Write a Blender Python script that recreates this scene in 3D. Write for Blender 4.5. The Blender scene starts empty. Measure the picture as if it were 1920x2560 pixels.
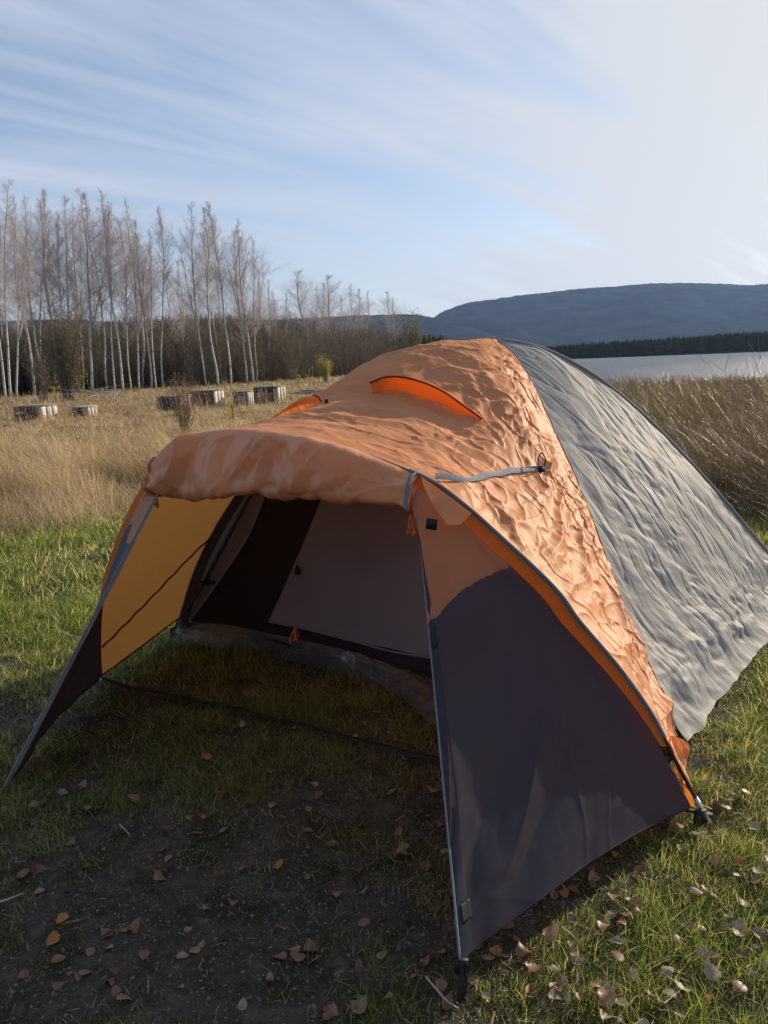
import bpy, math, random
import numpy as np
from mathutils import Matrix, Vector
random.seed(7); RNG = np.random.default_rng(11)
sc = bpy.context.scene
C = sc.collection

# ------------------------------------------------------------------ camera
CF, CH, CP, CR = 1930.0, 1.35, math.radians(10.9), math.radians(2.2)
cP, sP, cR, sR = math.cos(CP), math.sin(CP), math.cos(CR), math.sin(CR)
cam = bpy.data.cameras.new('camera'); camo = bpy.data.objects.new('camera', cam); C.objects.link(camo)
cam.sensor_fit = 'HORIZONTAL'; cam.sensor_width = 36.0; cam.lens = 36.0*CF/1920.0
cam.clip_start = 0.05; cam.clip_end = 30000
M = Matrix(((cR, sR, 0, 0), (-sR*sP, cR*sP, -cP, 0), (-sR*cP, cR*cP, sP, CH), (0, 0, 0, 1)))
camo.matrix_world = M
sc.camera = camo

# ------------------------------------------------------------------ light
SUN_AZ, SUN_EL = math.radians(50.0), math.radians(19.0)      # azimuth to the right of the view axis (+Y)
sd = Vector((math.sin(SUN_AZ)*math.cos(SUN_EL), math.cos(SUN_AZ)*math.cos(SUN_EL), math.sin(SUN_EL)))
sun = bpy.data.lights.new('sun', 'SUN'); suno = bpy.data.objects.new('sun', sun); C.objects.link(suno)
sun.energy = 4.6; sun.angle = math.radians(0.5); sun.color = (1.0, 0.86, 0.66)
suno.rotation_euler = (-sd).to_track_quat('-Z', 'Y').to_euler(); suno.location = (20, 20, 20)

def N(nt, t, **kw):
    n = nt.nodes.new(t)
    for k, v in kw.items():
        if k.startswith('i_'):
            key = k[2:].replace('_', ' ')
            n.inputs[int(key) if key.isdigit() else key].default_value = v
        else: setattr(n, k, v)
    return n
def Lk(nt, a, b): nt.links.new(a, b)
def mth(nt, op, a, b=None, c=None, clamp=False):
    n = nt.nodes.new('ShaderNodeMath'); n.operation = op; n.use_clamp = clamp
    for i, v in enumerate((a, b, c)):
        if v is None: continue
        if isinstance(v, (int, float)): n.inputs[i].default_value = v
        else: nt.links.new(v, n.inputs[i])
    return n.outputs[0]
def ramp(nt, fac, stops, interp='LINEAR'):
    r = nt.nodes.new('ShaderNodeValToRGB'); r.color_ramp.interpolation = interp
    e = r.color_ramp.elements
    while len(e) < len(stops): e.new(0.5)
    for el, (p, c) in zip(e, stops): el.position = p; el.color = (*c, 1) if len(c) == 3 else c
    if fac is not None: nt.links.new(fac, r.inputs[0])
    return r.outputs[0]
def mixc(nt, f, a, b, mode='MIX'):
    n = nt.nodes.new('ShaderNodeMix'); n.data_type = 'RGBA'; n.blend_type = mode
    for s, v in ((n.inputs[0], f), (n.inputs[6], a), (n.inputs[7], b)):
        if isinstance(v, (int, float)): s.default_value = v
        elif isinstance(v, tuple): s.default_value = (*v, 1)
        else: nt.links.new(v, s)
    return n.outputs[2]

w = bpy.data.worlds.new('World'); sc.world = w; w.use_nodes = True
nt = w.node_tree; nt.nodes.clear()
sky = N(nt, 'ShaderNodeTexSky', sky_type='NISHITA', sun_disc=False)
sky.sun_elevation = SUN_EL; sky.sun_rotation = SUN_AZ; sky.altitude = 100; sky.air_density = 1.0; sky.dust_density = 0.6; sky.ozone_density = 1.6
tc = N(nt, 'ShaderNodeTexCoord')
sep = N(nt, 'ShaderNodeSeparateXYZ'); Lk(nt, tc.outputs['Generated'], sep.inputs[0])
zz = mth(nt, 'ADD', mth(nt, 'MAXIMUM', sep.outputs[2], 0.0), 0.16)
cx = mth(nt, 'DIVIDE', sep.outputs[0], zz); cy = mth(nt, 'DIVIDE', sep.outputs[1], zz)
comb = N(nt, 'ShaderNodeCombineXYZ'); Lk(nt, cx, comb.inputs[0]); Lk(nt, cy, comb.inputs[1])
def cloud(rot, sx, sy, scale, detail, dist, lo, hi, off=0.0):
    mp = N(nt, 'ShaderNodeMapping'); mp.inputs['Rotation'].default_value = (0, 0, math.radians(rot))
    mp.inputs['Location'].default_value = (off, off*0.7, 0)
    mp2 = N(nt, 'ShaderNodeMapping'); mp2.inputs['Scale'].default_value = (sx, sy, 1)
    Lk(nt, comb.outputs[0], mp.inputs[0]); Lk(nt, mp.outputs[0], mp2.inputs[0])
    n = N(nt, 'ShaderNodeTexNoise'); n.inputs['Scale'].default_value = scale; n.inputs['Detail'].default_value = detail
    n.inputs['Roughness'].default_value = 0.52; n.inputs['Distortion'].default_value = dist
    Lk(nt, mp2.outputs[0], n.inputs['Vector'])
    mr = N(nt, 'ShaderNodeMapRange', interpolation_type='SMOOTHSTEP'); mr.inputs[1].default_value = lo; mr.inputs[2].default_value = hi
    Lk(nt, n.outputs[0], mr.inputs[0]); return mr.outputs[0]
c1 = cloud(-46, 0.30, 1.3, 0.9, 7, 0.6, 0.40, 0.62, 3.1)
c2 = cloud(-40, 0.16, 1.5, 3.0, 10, 1.0, 0.40, 0.68, 8.7)
c3 = cloud(-50, 0.5, 0.8, 0.45, 4, 0.3, 0.35, 0.62, 1.2)
dotn = N(nt, 'ShaderNodeVectorMath', operation='DOT_PRODUCT'); Lk(nt, tc.outputs['Generated'], dotn.inputs[0]); dotn.inputs[1].default_value = sd
near = mth(nt, 'POWER', mth(nt, 'MAXIMUM', dotn.outputs['Value'], 0.0), 4.0)
cov = mth(nt, 'ADD', mth(nt, 'MULTIPLY', c1, 0.66), mth(nt, 'MULTIPLY', c2, 0.30))
cov = mth(nt, 'MULTIPLY', cov, mth(nt, 'ADD', mth(nt, 'MULTIPLY', c3, 0.6), 0.48))
hz = mth(nt, 'POWER', mth(nt, 'SUBTRACT', 1.0, mth(nt, 'MAXIMUM', sep.outputs[2], 0.0), clamp=True), 9.0)
cov = mth(nt, 'ADD', cov, mth(nt, 'MULTIPLY', near, 0.55))
cov = mth(nt, 'ADD', cov, 0.20)
cov = mth(nt, 'ADD', cov, mth(nt, 'MULTIPLY', hz, 0.62), clamp=True)
cov = mth(nt, 'MULTIPLY', cov, 0.93)
ccol = mixc(nt, near, (5.3, 5.8, 6.9), (7.1, 7.0, 6.7))
ccol = mixc(nt, mth(nt, 'MULTIPLY', hz, 0.75), ccol, mixc(nt, near, (5.6, 5.8, 6.0), (8.2, 7.6, 6.5)))
skyc = mixc(nt, 1.0, sky.outputs[0], (1.06, 1.12, 1.24), 'MULTIPLY')
bgc = mixc(nt, cov, skyc, ccol)
bg = N(nt, 'ShaderNodeBackground'); bg.inputs[1].default_value = 0.083
Lk(nt, bgc, bg.inputs[0]); wo = N(nt, 'ShaderNodeOutputWorld'); Lk(nt, bg.outputs[0], wo.inputs[0])
sc.view_settings.view_transform = 'Standard'; sc.view_settings.look = 'None'; sc.view_settings.exposure = 0.5; sc.view_settings.gamma = 1.0
try:
    sc.cycles.volume_bounces = 1; sc.cycles.max_bounces = 8; sc.cycles.transparent_max_bounces = 8
    sc.cycles.volume_max_steps = 16
except Exception: pass

# ------------------------------------------------------------------ helpers
def ray(x, y):
    dx, dy = x-960, y-1280
    dxp = dx*cR-dy*sR; dyp = dy*cR+dx*sR
    return np.array([dxp, CF*cP-dyp*sP, -(dyp*cP+CF*sP)])/CF
O = np.array([0, 0, CH])
def G(x, y, z=0.0): r = ray(x, y); return O+r*((z-CH)/r[2])
def AT(x, y, Y): r = ray(x, y); return O+r*(Y/r[1])
def PL(x, y, p, n): r = ray(x, y); return O+r*(np.dot(np.asarray(p)-O, n)/np.dot(r, n))

def h2(ix, iy, seed):
    h = (ix.astype(np.int64)*374761393 + iy.astype(np.int64)*668265263 + seed*974634777) & 0xffffffff
    h = ((h ^ (h >> 13))*1274126177) & 0xffffffff
    return ((h ^ (h >> 16)) & 0xffffff)/float(0xffffff)
def pn(x, y, seed=0):
    x = np.asarray(x, float); y = np.asarray(y, float)
    ix, iy = np.floor(x), np.floor(y); fx, fy = x-ix, y-iy
    def g(ox, oy):
        a = h2(ix+ox, iy+oy, seed)*2*np.pi
        return np.cos(a)*(fx-ox)+np.sin(a)*(fy-oy)
    u = fx*fx*fx*(fx*(fx*6-15)+10); v = fy*fy*fy*(fy*(fy*6-15)+10)
    a = g(0, 0)*(1-u)+g(1, 0)*u; b = g(0, 1)*(1-u)+g(1, 1)*u
    return (a*(1-v)+b*v)*1.4
def fbm(x, y, seed=0, o=4): return sum(pn(x*2**k, y*2**k, seed+k)/2**k for k in range(o))
def sstep(a, b, x): t = np.clip((x-a)/(b-a), 0, 1); return t*t*(3-2*t)

def tag(o, label=None, cat=None, group=None, kind=None):
    if label: o['label'] = label
    if cat: o['category'] = cat
    if group: o['group'] = group
    if kind: o['kind'] = kind
    return o
def empty(name, loc, label=None, cat=None, group=None):
    o = bpy.data.objects.new(name, None); C.objects.link(o); o.location = loc; o.empty_display_size = 0.1
    return tag(o, label, cat, group)
def mesh(name, V, Fs, mat, parent=None, smooth=True, attrs=None, uv=None):
    """V (n,3) world coords (or local to the parent's location); Fs list of int arrays with 3 or 4 columns."""
    V = np.asarray(V, np.float32)
    p_ = parent
    while p_ is not None: V = V-np.array(p_.location, np.float32); p_ = p_.parent
    if not isinstance(Fs, (list, tuple)): Fs = [Fs]
    Fs = [np.asarray(f, np.int32) for f in Fs if len(f)]
    me = bpy.data.meshes.new(name)
    nl = sum(f.size for f in Fs); nf = sum(len(f) for f in Fs)
    me.vertices.add(len(V)); me.loops.add(nl); me.polygons.add(nf)
    me.vertices.foreach_set('co', V.ravel())
    me.loops.foreach_set('vertex_index', np.concatenate([f.ravel() for f in Fs]))
    st = []; c = 0
    for f in Fs:
        st.append(c+np.arange(len(f))*f.shape[1]); c += f.size
    me.polygons.foreach_set('loop_start', np.concatenate(st).astype(np.int32))
    if smooth: me.polygons.foreach_set('use_smooth', np.ones(nf, bool))
    for k, a in (attrs or {}).items():
        at = me.attributes.new(k, 'FLOAT', 'POINT'); at.data.foreach_set('value', np.asarray(a, np.float32).ravel())
    if isinstance(mat, (list, tuple)):
        for m in mat: me.materials.append(m)
    elif mat: me.materials.append(mat)
    me.update(calc_edges=True); me.validate()
    o = bpy.data.objects.new(name, me); C.objects.link(o)
    if parent is not None: o.parent = parent
    return o
def gridf(nu, nv):
    i, j = np.meshgrid(np.arange(nu-1), np.arange(nv-1), indexing='ij')
    a = i*nv+j
    return np.stack([a, a+nv, a+nv+1, a+1], -1).reshape(-1, 4)
def gnormal(P):
    du = np.gradient(P, axis=0); dv = np.gradient(P, axis=1)
    n = np.cross(du, dv); return n/(np.linalg.norm(n, axis=-1, keepdims=True)+1e-9)
def smooth_curve(pts, n, it=0):
    pts = np.asarray(pts, float)
    d = np.r_[0, np.cumsum(np.linalg.norm(np.diff(pts, axis=0), axis=1))]; d /= d[-1]
    # Catmull-Rom through points
    out = []
    P = np.vstack([2*pts[0]-pts[1], pts, 2*pts[-1]-pts[-2]])
    for i in range(1, len(P)-2):
        p0, p1, p2, p3 = P[i-1:i+3]
        for t in np.linspace(0, 1, 24, endpoint=False):
            out.append(0.5*((2*p1)+(-p0+p2)*t+(2*p0-5*p1+4*p2-p3)*t*t+(-p0+3*p1-3*p2+p3)*t**3))
    out.append(pts[-1]); q = np.array(out)
    for _ in range(it):
        q[1:-1] = 0.25*q[:-2]+0.5*q[1:-1]+0.25*q[2:]
    d = np.r_[0, np.cumsum(np.linalg.norm(np.diff(q, axis=0), axis=1))]; d /= d[-1]
    t = np.linspace(0, 1, n)
    return np.stack([np.interp(t, d, q[:, k]) for k in range(q.shape[1])], 1)
def samp(curve, t):
    n = len(curve)-1; t = np.asarray(t)*n
    return np.stack([np.interp(t, np.arange(n+1), curve[:, k]) for k in range(3)], -1)
def tube(path, r, k=8, cap=True):
    path = np.asarray(path, float); n = len(path); r = np.broadcast_to(r, (n,))
    T = np.gradient(path, axis=0); T /= np.linalg.norm(T, axis=1, keepdims=True)+1e-9
    ref = np.array([0, 0, 1.0]) if abs(T[:, 2]).mean() < 0.9 else np.array([1.0, 0.1, 0])
    A = np.cross(T, ref); A /= np.linalg.norm(A, axis=1, keepdims=True)+1e-9; B = np.cross(T, A)
    ang = np.arange(k)*2*np.pi/k
    V = path[:, None]+r[:, None, None]*(np.cos(ang)[None, :, None]*A[:, None]+np.sin(ang)[None, :, None]*B[:, None])
    i, j = np.meshgrid(np.arange(n-1), np.arange(k), indexing='ij'); j2 = (j+1) % k
    F4 = np.stack([i*k+j, i*k+j2, (i+1)*k+j2, (i+1)*k+j], -1).reshape(-1, 4)
    V = V.reshape(-1, 3); Fs = [F4]
    if cap:
        V = np.vstack([V, path[0], path[-1]]); a = len(V)-2
        jj = np.arange(k); j2 = (jj+1) % k
        Fs.append(np.vstack([np.stack([np.full(k, a), j2, jj], 1), np.stack([np.full(k, a+1), (n-1)*k+jj, (n-1)*k+j2], 1)]))
    return V, Fs
class MB:
    def __init__(s): s.V = []; s.F = []; s.n = 0; s.A = []
    def add(s, V, Fs, a=0.0):
        if not isinstance(Fs, (list, tuple)): Fs = [Fs]
        s.V.append(np.asarray(V, float)); s.A.append(np.broadcast_to(a, (len(V),)))
        for f in Fs:
            if len(f): s.F.append(np.asarray(f)+s.n)
        s.n += len(V)
    def box(s, c, size, rz=0.0, tilt=(0, 0), a=0.0):
        x, y, z = [d/2 for d in size]
        v = np.array([[i, j, k] for i in (-x, x) for j in (-y, y) for k in (-z, z)])
        v[:, 2] += v[:, 0]*tilt[0]+v[:, 1]*tilt[1]
        ca, sa = math.cos(rz), math.sin(rz)
        v = np.stack([v[:, 0]*ca-v[:, 1]*sa, v[:, 0]*sa+v[:, 1]*ca, v[:, 2]], 1)+np.asarray(c)
        s.add(v, [np.array([[0, 1, 3, 2], [4, 6, 7, 5], [0, 4, 5, 1], [2, 3, 7, 6], [0, 2, 6, 4], [1, 5, 7, 3]])], a)
    def tube(s, path, r, k=6, a=0.0): V, F = tube(path, r, k); s.add(V, F, a)
    def build(s, name, mat, parent=None, smooth=False, attr=None):
        q = [f for f in s.F if f.shape[1] == 4]; t = [f for f in s.F if f.shape[1] == 3]
        Fs = ([np.vstack(q)] if q else [])+([np.vstack(t)] if t else [])
        return mesh(name, np.vstack(s.V), Fs, mat, parent, smooth, {attr: np.concatenate(s.A)} if attr else None)
def prisms(P0, P1, r0, r1):
    """three-sided tapered twigs, vectorised"""
    n = len(P0); d = P1-P0; L = np.linalg.norm(d, axis=1, keepdims=True)+1e-9; d = d/L
    ref = np.where(np.abs(d[:, 2:3]) < 0.9, np.array([[0, 0, 1.0]]), np.array([[1.0, 0, 0]]))
    a = np.cross(d, ref); a /= np.linalg.norm(a, axis=1, keepdims=True); b = np.cross(d, a)
    r0 = np.broadcast_to(r0, (n,)).reshape(-1, 1); r1 = np.broadcast_to(r1, (n,)).reshape(-1, 1)
    V = np.zeros((n, 6, 3))
    for k in range(3):
        o = math.cos(k*2.0944)*a+math.sin(k*2.0944)*b
        V[:, k] = P0+o*r0; V[:, 3+k] = P1+o*r1
    base = (np.arange(n)*6)[:, None]
    F4 = np.concatenate([base+np.array([[k, (k+1) % 3, 3+(k+1) % 3, 3+k]]) for k in range(3)], 0)
    return V.reshape(-1, 3), F4
def blades(base, H, W, az, lean, bend, segs=3, width_az=None):
    """curved tapering grass blades"""
    n = len(base); t = np.linspace(0, 1, segs+1)
    dirv = np.stack([np.cos(az), np.sin(az)], 1)
    wa = az+np.pi/2 if width_az is None else width_az
    wv = np.stack([np.cos(wa), np.sin(wa), np.zeros(n)], 1)
    off = (lean[:, None]*t+bend[:, None]*t**2)*H[:, None]
    zz = H[:, None]*(t-0.35*np.abs(bend)[:, None]*t**2)
    cen = np.zeros((n, segs+1, 3)); cen[:, :, :2] = base[:, None, :2]+dirv[:, None]*off[..., None]; cen[:, :, 2] = base[:, None, 2]+zz
    wd = W[:, None]*(1-t**1.6)*0.5
    V = np.zeros((n, 2*segs+1, 3))
    for k in range(segs):
        V[:, 2*k] = cen[:, k]-wv*wd[:, k:k+1]; V[:, 2*k+1] = cen[:, k]+wv*wd[:, k:k+1]
    V[:, 2*segs] = cen[:, segs]
    b = (np.arange(n)*(2*segs+1))[:, None]
    F4 = [b+np.array([[2*k, 2*k+1, 2*k+3, 2*k+2]]) for k in range(segs-1)]
    F3 = b+np.array([[2*segs-2, 2*segs-1, 2*segs]])
    return V.reshape(-1, 3), [np.concatenate(F4, 0), F3]

# ------------------------------------------------------------------ materials
def new_mat(name):
    m = bpy.data.materials.new(name); m.use_nodes = True; nt = m.node_tree; nt.nodes.clear()
    out = N(nt, 'ShaderNodeOutputMaterial'); return m, nt, out
def simple(name, col, rough=0.7, spec=0.3, metal=0.0, var=0.0, scale=20.0, bump=0.0, bscale=60.0):
    m, nt, out = new_mat(name)
    b = N(nt, 'ShaderNodeBsdfPrincipled'); b.inputs['Roughness'].default_value = rough; b.inputs['Metallic'].default_value = metal
    b.inputs['Specular IOR Level'].default_value = spec
    tc = N(nt, 'ShaderNodeTexCoord')
    n = N(nt, 'ShaderNodeTexNoise'); n.inputs['Scale'].default_value = scale; n.inputs['Detail'].default_value = 5; Lk(nt, tc.outputs['Object'], n.inputs[0])
    c0 = tuple(c*(1-var) for c in col); c1 = tuple(min(1, c*(1+var)) for c in col)
    Lk(nt, ramp(nt, n.outputs[0], [(0.3, c0), (0.7, c1)]), b.inputs['Base Color'])
    if bump:
        n2 = N(nt, 'ShaderNodeTexNoise'); n2.inputs['Scale'].default_value = bscale; Lk(nt, tc.outputs['Object'], n2.inputs[0])
        bp = N(nt, 'ShaderNodeBump'); bp.inputs['Strength'].default_value = bump; bp.inputs['Distance'].default_value = 0.005
        Lk(nt, n2.outputs[0], bp.inputs['Height']); Lk(nt, bp.outputs[0], b.inputs['Normal'])
    Lk(nt, b.outputs[0], out.inputs[0]); return m
def fabric(name, col, tcol, trans=0.35, gloss=0.12, grough=0.42, bscale=28.0, bstr=0.35, var=0.10, bdist=0.006):
    m, nt, out = new_mat(name)
    tc = N(nt, 'ShaderNodeTexCoord')
    n0 = N(nt, 'ShaderNodeTexNoise'); n0.inputs['Scale'].default_value = 3.5; n0.inputs['Detail'].default_value = 6; Lk(nt, tc.outputs['Object'], n0.inputs[0])
    cc = ramp(nt, n0.outputs[0], [(0.3, tuple(c*(1-var) for c in col)), (0.7, tuple(min(1, c*(1+var)) for c in col))])
    # creases: folded noise + weave
    n1 = N(nt, 'ShaderNodeTexNoise'); n1.inputs['Scale'].default_value = bscale; n1.inputs['Detail'].default_value = 3; n1.inputs['Distortion'].default_value = 0.6
    Lk(nt, tc.outputs['Object'], n1.inputs[0])
    r1 = mth(nt, 'ABSOLUTE', mth(nt, 'SUBTRACT', n1.outputs[0], 0.5))
    n2 = N(nt, 'ShaderNodeTexVoronoi'); n2.inputs['Scale'].default_value = bscale*0.55; Lk(nt, tc.outputs['Object'], n2.inputs[0])
    hgt = mth(nt, 'ADD', mth(nt, 'MULTIPLY', r1, 2.0), mth(nt, 'MULTIPLY', n2.outputs[0], 0.5))
    wv = N(nt, 'ShaderNodeTexNoise'); wv.inputs['Scale'].default_value = 420; Lk(nt, tc.outputs['Object'], wv.inputs[0])
    hgt = mth(nt, 'ADD', hgt, mth(nt, 'MULTIPLY', wv.outputs[0], 0.06))
    bp = N(nt, 'ShaderNodeBump'); bp.inputs['Strength'].default_value = bstr; bp.inputs['Distance'].default_value = bdist
    Lk(nt, hgt, bp.inputs['Height'])
    d = N(nt, 'ShaderNodeBsdfDiffuse'); Lk(nt, cc, d.inputs[0]); Lk(nt, bp.outputs[0], d.inputs['Normal'])
    t = N(nt, 'ShaderNodeBsdfTranslucent'); t.inputs[0].default_value = (*tcol, 1); Lk(nt, bp.outputs[0], t.inputs['Normal'])
    g = N(nt, 'ShaderNodeBsdfGlossy'); g.inputs['Roughness'].default_value = grough; g.inputs[0].default_value = (0.9, 0.88, 0.85, 1); Lk(nt, bp.outputs[0], g.inputs['Normal'])
    m1 = N(nt, 'ShaderNodeMixShader'); m1.inputs[0].default_value = trans; Lk(nt, d.outputs[0], m1.inputs[1]); Lk(nt, t.outputs[0], m1.inputs[2])
    fr = N(nt, 'ShaderNodeFresnel'); fr.inputs[0].default_value = 1.4; Lk(nt, bp.outputs[0], fr.inputs['Normal'])
    gf = mth(nt, 'MULTIPLY', mth(nt, 'ADD', mth(nt, 'MULTIPLY', fr.outputs[0], 1.0), 0.35), gloss, clamp=True)
    m2 = N(nt, 'ShaderNodeMixShader'); Lk(nt, gf, m2.inputs[0]); Lk(nt, m1.outputs[0], m2.inputs[1]); Lk(nt, g.outputs[0], m2.inputs[2])
    Lk(nt, m2.outputs[0], out.inputs[0]); return m
def blade_mat(name, stops, trans=0.45, tboost=1.25, rough=0.5, spec=0.35):
    m, nt, out = new_mat(name)
    at = N(nt, 'ShaderNodeAttribute'); at.attribute_name = 'rnd'
    c = ramp(nt, at.outputs['Fac'], stops)
    d = N(nt, 'ShaderNodeBsdfPrincipled'); d.inputs['Roughness'].default_value = rough; d.inputs['Specular IOR Level'].default_value = spec; Lk(nt, c, d.inputs['Base Color'])
    t = N(nt, 'ShaderNodeBsdfTranslucent'); Lk(nt, mixc(nt, 1.0, c, (tboost, tboost, tboost*0.75), 'MULTIPLY'), t.inputs[0])
    mx = N(nt, 'ShaderNodeMixShader'); mx.inputs[0].default_value = trans; Lk(nt, d.outputs[0], mx.inputs[1]); Lk(nt, t.outputs[0], mx.inputs[2])
    Lk(nt, mx.outputs[0], out.inputs[0]); return m

ORANGE = fabric('orange_fabric', (0.72, 0.305, 0.135), (0.95, 0.32, 0.05), trans=0.30, gloss=0.085, grough=0.55, bstr=0.10)
ORANGE_IN = fabric('orange_fabric_thin', (0.52, 0.20, 0.07), (0.92, 0.36, 0.075), trans=0.55, gloss=0.05, bstr=0.2)
ORANGE_BR = fabric('orange_band_fabric', (0.75, 0.26, 0.06), (1.0, 0.37, 0.045), trans=0.6, gloss=0.04, bstr=0.1)
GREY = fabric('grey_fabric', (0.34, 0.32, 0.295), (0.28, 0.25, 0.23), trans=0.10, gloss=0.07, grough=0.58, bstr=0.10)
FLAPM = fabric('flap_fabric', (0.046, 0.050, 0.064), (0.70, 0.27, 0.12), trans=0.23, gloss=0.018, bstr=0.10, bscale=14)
FLAPO = fabric('flap_orange_fabric', (0.52, 0.20, 0.09), (0.95, 0.32, 0.06), trans=0.42, gloss=0.05, bstr=0.15, bscale=14)
FLAPO2 = fabric('folded_corner_fabric', (0.42, 0.18, 0.10), (0.8, 0.27, 0.06), trans=0.12, gloss=0.04, bstr=0.1)
MESHBK = fabric('dark_mesh_fabric', (0.022, 0.017, 0.020), (0.05, 0.04, 0.04), trans=0.08, gloss=0.02, bstr=0.05)
INNER = fabric('inner_grey_fabric', (0.23, 0.205, 0.22), (0.5, 0.45, 0.45), trans=0.30, gloss=0.03, bstr=0.08, bscale=10)
TARP = fabric('groundsheet', (0.045, 0.05, 0.058), (0.05, 0.05, 0.05), trans=0.03, gloss=0.30, grough=0.30, bstr=0.5)
PIPE = simple('grey_binding', (0.16, 0.165, 0.19), 0.7, var=0.15)
GREYTAPE = simple('grey_webbing', (0.17, 0.185, 0.21), 0.75, var=0.2, scale=90)
BLACK = simple('black_webbing', (0.012, 0.012, 0.014), 0.6, var=0.3)
POLEM = simple('pole_black', (0.02, 0.02, 0.022), 0.35, spec=0.5)
METAL = simple('pole_tip_metal', (0.5, 0.48, 0.45), 0.35, metal=0.8)
RED_TRIM_SHADOW = simple('dark_red_trim_and_shadow', (0.14, 0.025, 0.008), 0.8)
TASSEL = simple('orange_cord', (0.62, 0.14, 0.05), 0.8, var=0.2, scale=200)

# ================================================================== ground, lake, hills
SH = np.array([[400, 30], [60, 44], [28, 48], [10, 52], [6, 120], [30, 250], [140, 585], [1200, 560], [6000, 500]], float)
def water_mask(x, y):
    """1 = lake. Inside the polygon right of the bank."""
    poly = np.vstack([SH, [[6000, -400], [400, -400]]])
    inside = np.zeros(x.shape, bool); n = len(poly)
    for i in range(n):
        x1, y1 = poly[i]; x2, y2 = poly[(i+1) % n]
        c = ((y1 > y) != (y2 > y)) & (x < (x2-x1)*(y-y1)/(y2-y1+1e-12)+x1)
        inside ^= c
    return inside
def terrain(x, y):
    x = np.asarray(x, float); y = np.asarray(y, float); r = np.hypot(x, y)
    z = 0.012*fbm(x*1.7, y*1.7, 3, 3)*np.clip(r/3, 0.4, 1)+0.05*fbm(x*0.35, y*0.35, 9, 3)*sstep(7, 14, r)
    slope = sstep(8, 46, y+0.3*np.maximum(x, 0))*sstep(-8, 8, x-0.05*y)
    z = z-0.62*slope
    z = z-1.6*np.where(water_mask(x, y), sstep(0, 12, y-46+0.0*x)*1.0, 0)
    return z
rr = np.concatenate([[0.0], np.geomspace(0.25, 5800, 330)]); 
# finer angles ahead of the camera
aa = np.concatenate([np.linspace(-1.25*np.pi, 0.25*np.pi, 140, endpoint=False)-0.0, np.linspace(0.25*np.pi, 0.75*np.pi, 361)])
RR, AA = np.meshgrid(rr, aa, indexing='ij')
gx, gy = RR*np.cos(AA), RR*np.sin(AA)
gz = terrain(gx, gy)
m, nt, out = new_mat('soil_and_turf')
tc = N(nt, 'ShaderNodeTexCoord'); P_ = tc.outputs['Object']
def noi(sc_, det=6, rough=0.6, vec=None, dist=0.0):
    n = N(nt, 'ShaderNodeTexNoise'); n.inputs['Scale'].default_value = sc_; n.inputs['Detail'].default_value = det; n.inputs['Roughness'].default_value = rough
    n.inputs['Distortion'].default_value = dist
    Lk(nt, vec or P_, n.inputs[0]); return n.outputs[0]
soil = ramp(nt, noi(16, 12, 0.8), [(0.30, (0.035, 0.028, 0.020)), (0.48, (0.10, 0.085, 0.064)), (0.62, (0.165, 0.143, 0.112)), (0.78, (0.27, 0.24, 0.20))])
vor = N(nt, 'ShaderNodeTexVoronoi'); vor.inputs['Scale'].default_value = 130; Lk(nt, P_, vor.inputs[0])
soil = mixc(nt, mth(nt, 'LESS_THAN', vor.outputs[0], 0.17), soil, ramp(nt, vor.outputs[1], [(0, (0.05, 0.045, 0.04)), (1, (0.2, 0.18, 0.16))]))
straw = ramp(nt, noi(2.2, 9, 0.7), [(0.3, (0.05, 0.036, 0.02)), (0.55, (0.14, 0.105, 0.06)), (0.75, (0.24, 0.185, 0.11))])
geo = N(nt, 'ShaderNodeNewGeometry'); ln = N(nt, 'ShaderNodeVectorMath', operation='LENGTH'); Lk(nt, geo.outputs['Position'], ln.inputs[0])
far = N(nt, 'ShaderNodeMapRange', interpolation_type='SMOOTHSTEP'); far.inputs[1].default_value = 5.5; far.inputs[2].default_value = 8.5; Lk(nt, ln.outputs['Value'], far.inputs[0])
moss = ramp(nt, noi(30, 8, 0.75), [(0.35, (0.022, 0.026, 0.010)), (0.7, (0.08, 0.082, 0.034))])
mk = ramp(nt, noi(6.5, 9, 0.75), [(0.44, (0, 0, 0)), (0.60, (1, 1, 1))])
col = mixc(nt, mk, soil, moss); col = mixc(nt, far.outputs[0], col, straw)
b = N(nt, 'ShaderNodeBsdfPrincipled'); b.inputs['Roughness'].default_value = 0.92; b.inputs['Specular IOR Level'].default_value = 0.15
Lk(nt, col, b.inputs['Base Color'])
bp = N(nt, 'ShaderNodeBump'); bp.inputs['Strength'].default_value = 1.0; bp.inputs['Distance'].default_value = 0.02
Lk(nt, mth(nt, 'ADD', noi(38, 8, 0.75), mth(nt, 'MULTIPLY', noi(160, 3, 0.6), 0.35)), bp.inputs['Height']); Lk(nt, bp.outputs[0], b.inputs['Normal'])
Lk(nt, b.outputs[0], out.inputs[0]); SOIL = m
tag(mesh('ground', np.stack([gx, gy, gz], -1).reshape(-1, 3), gridf(len(rr), len(aa))[:, ::-1], SOIL), kind='structure')

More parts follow.
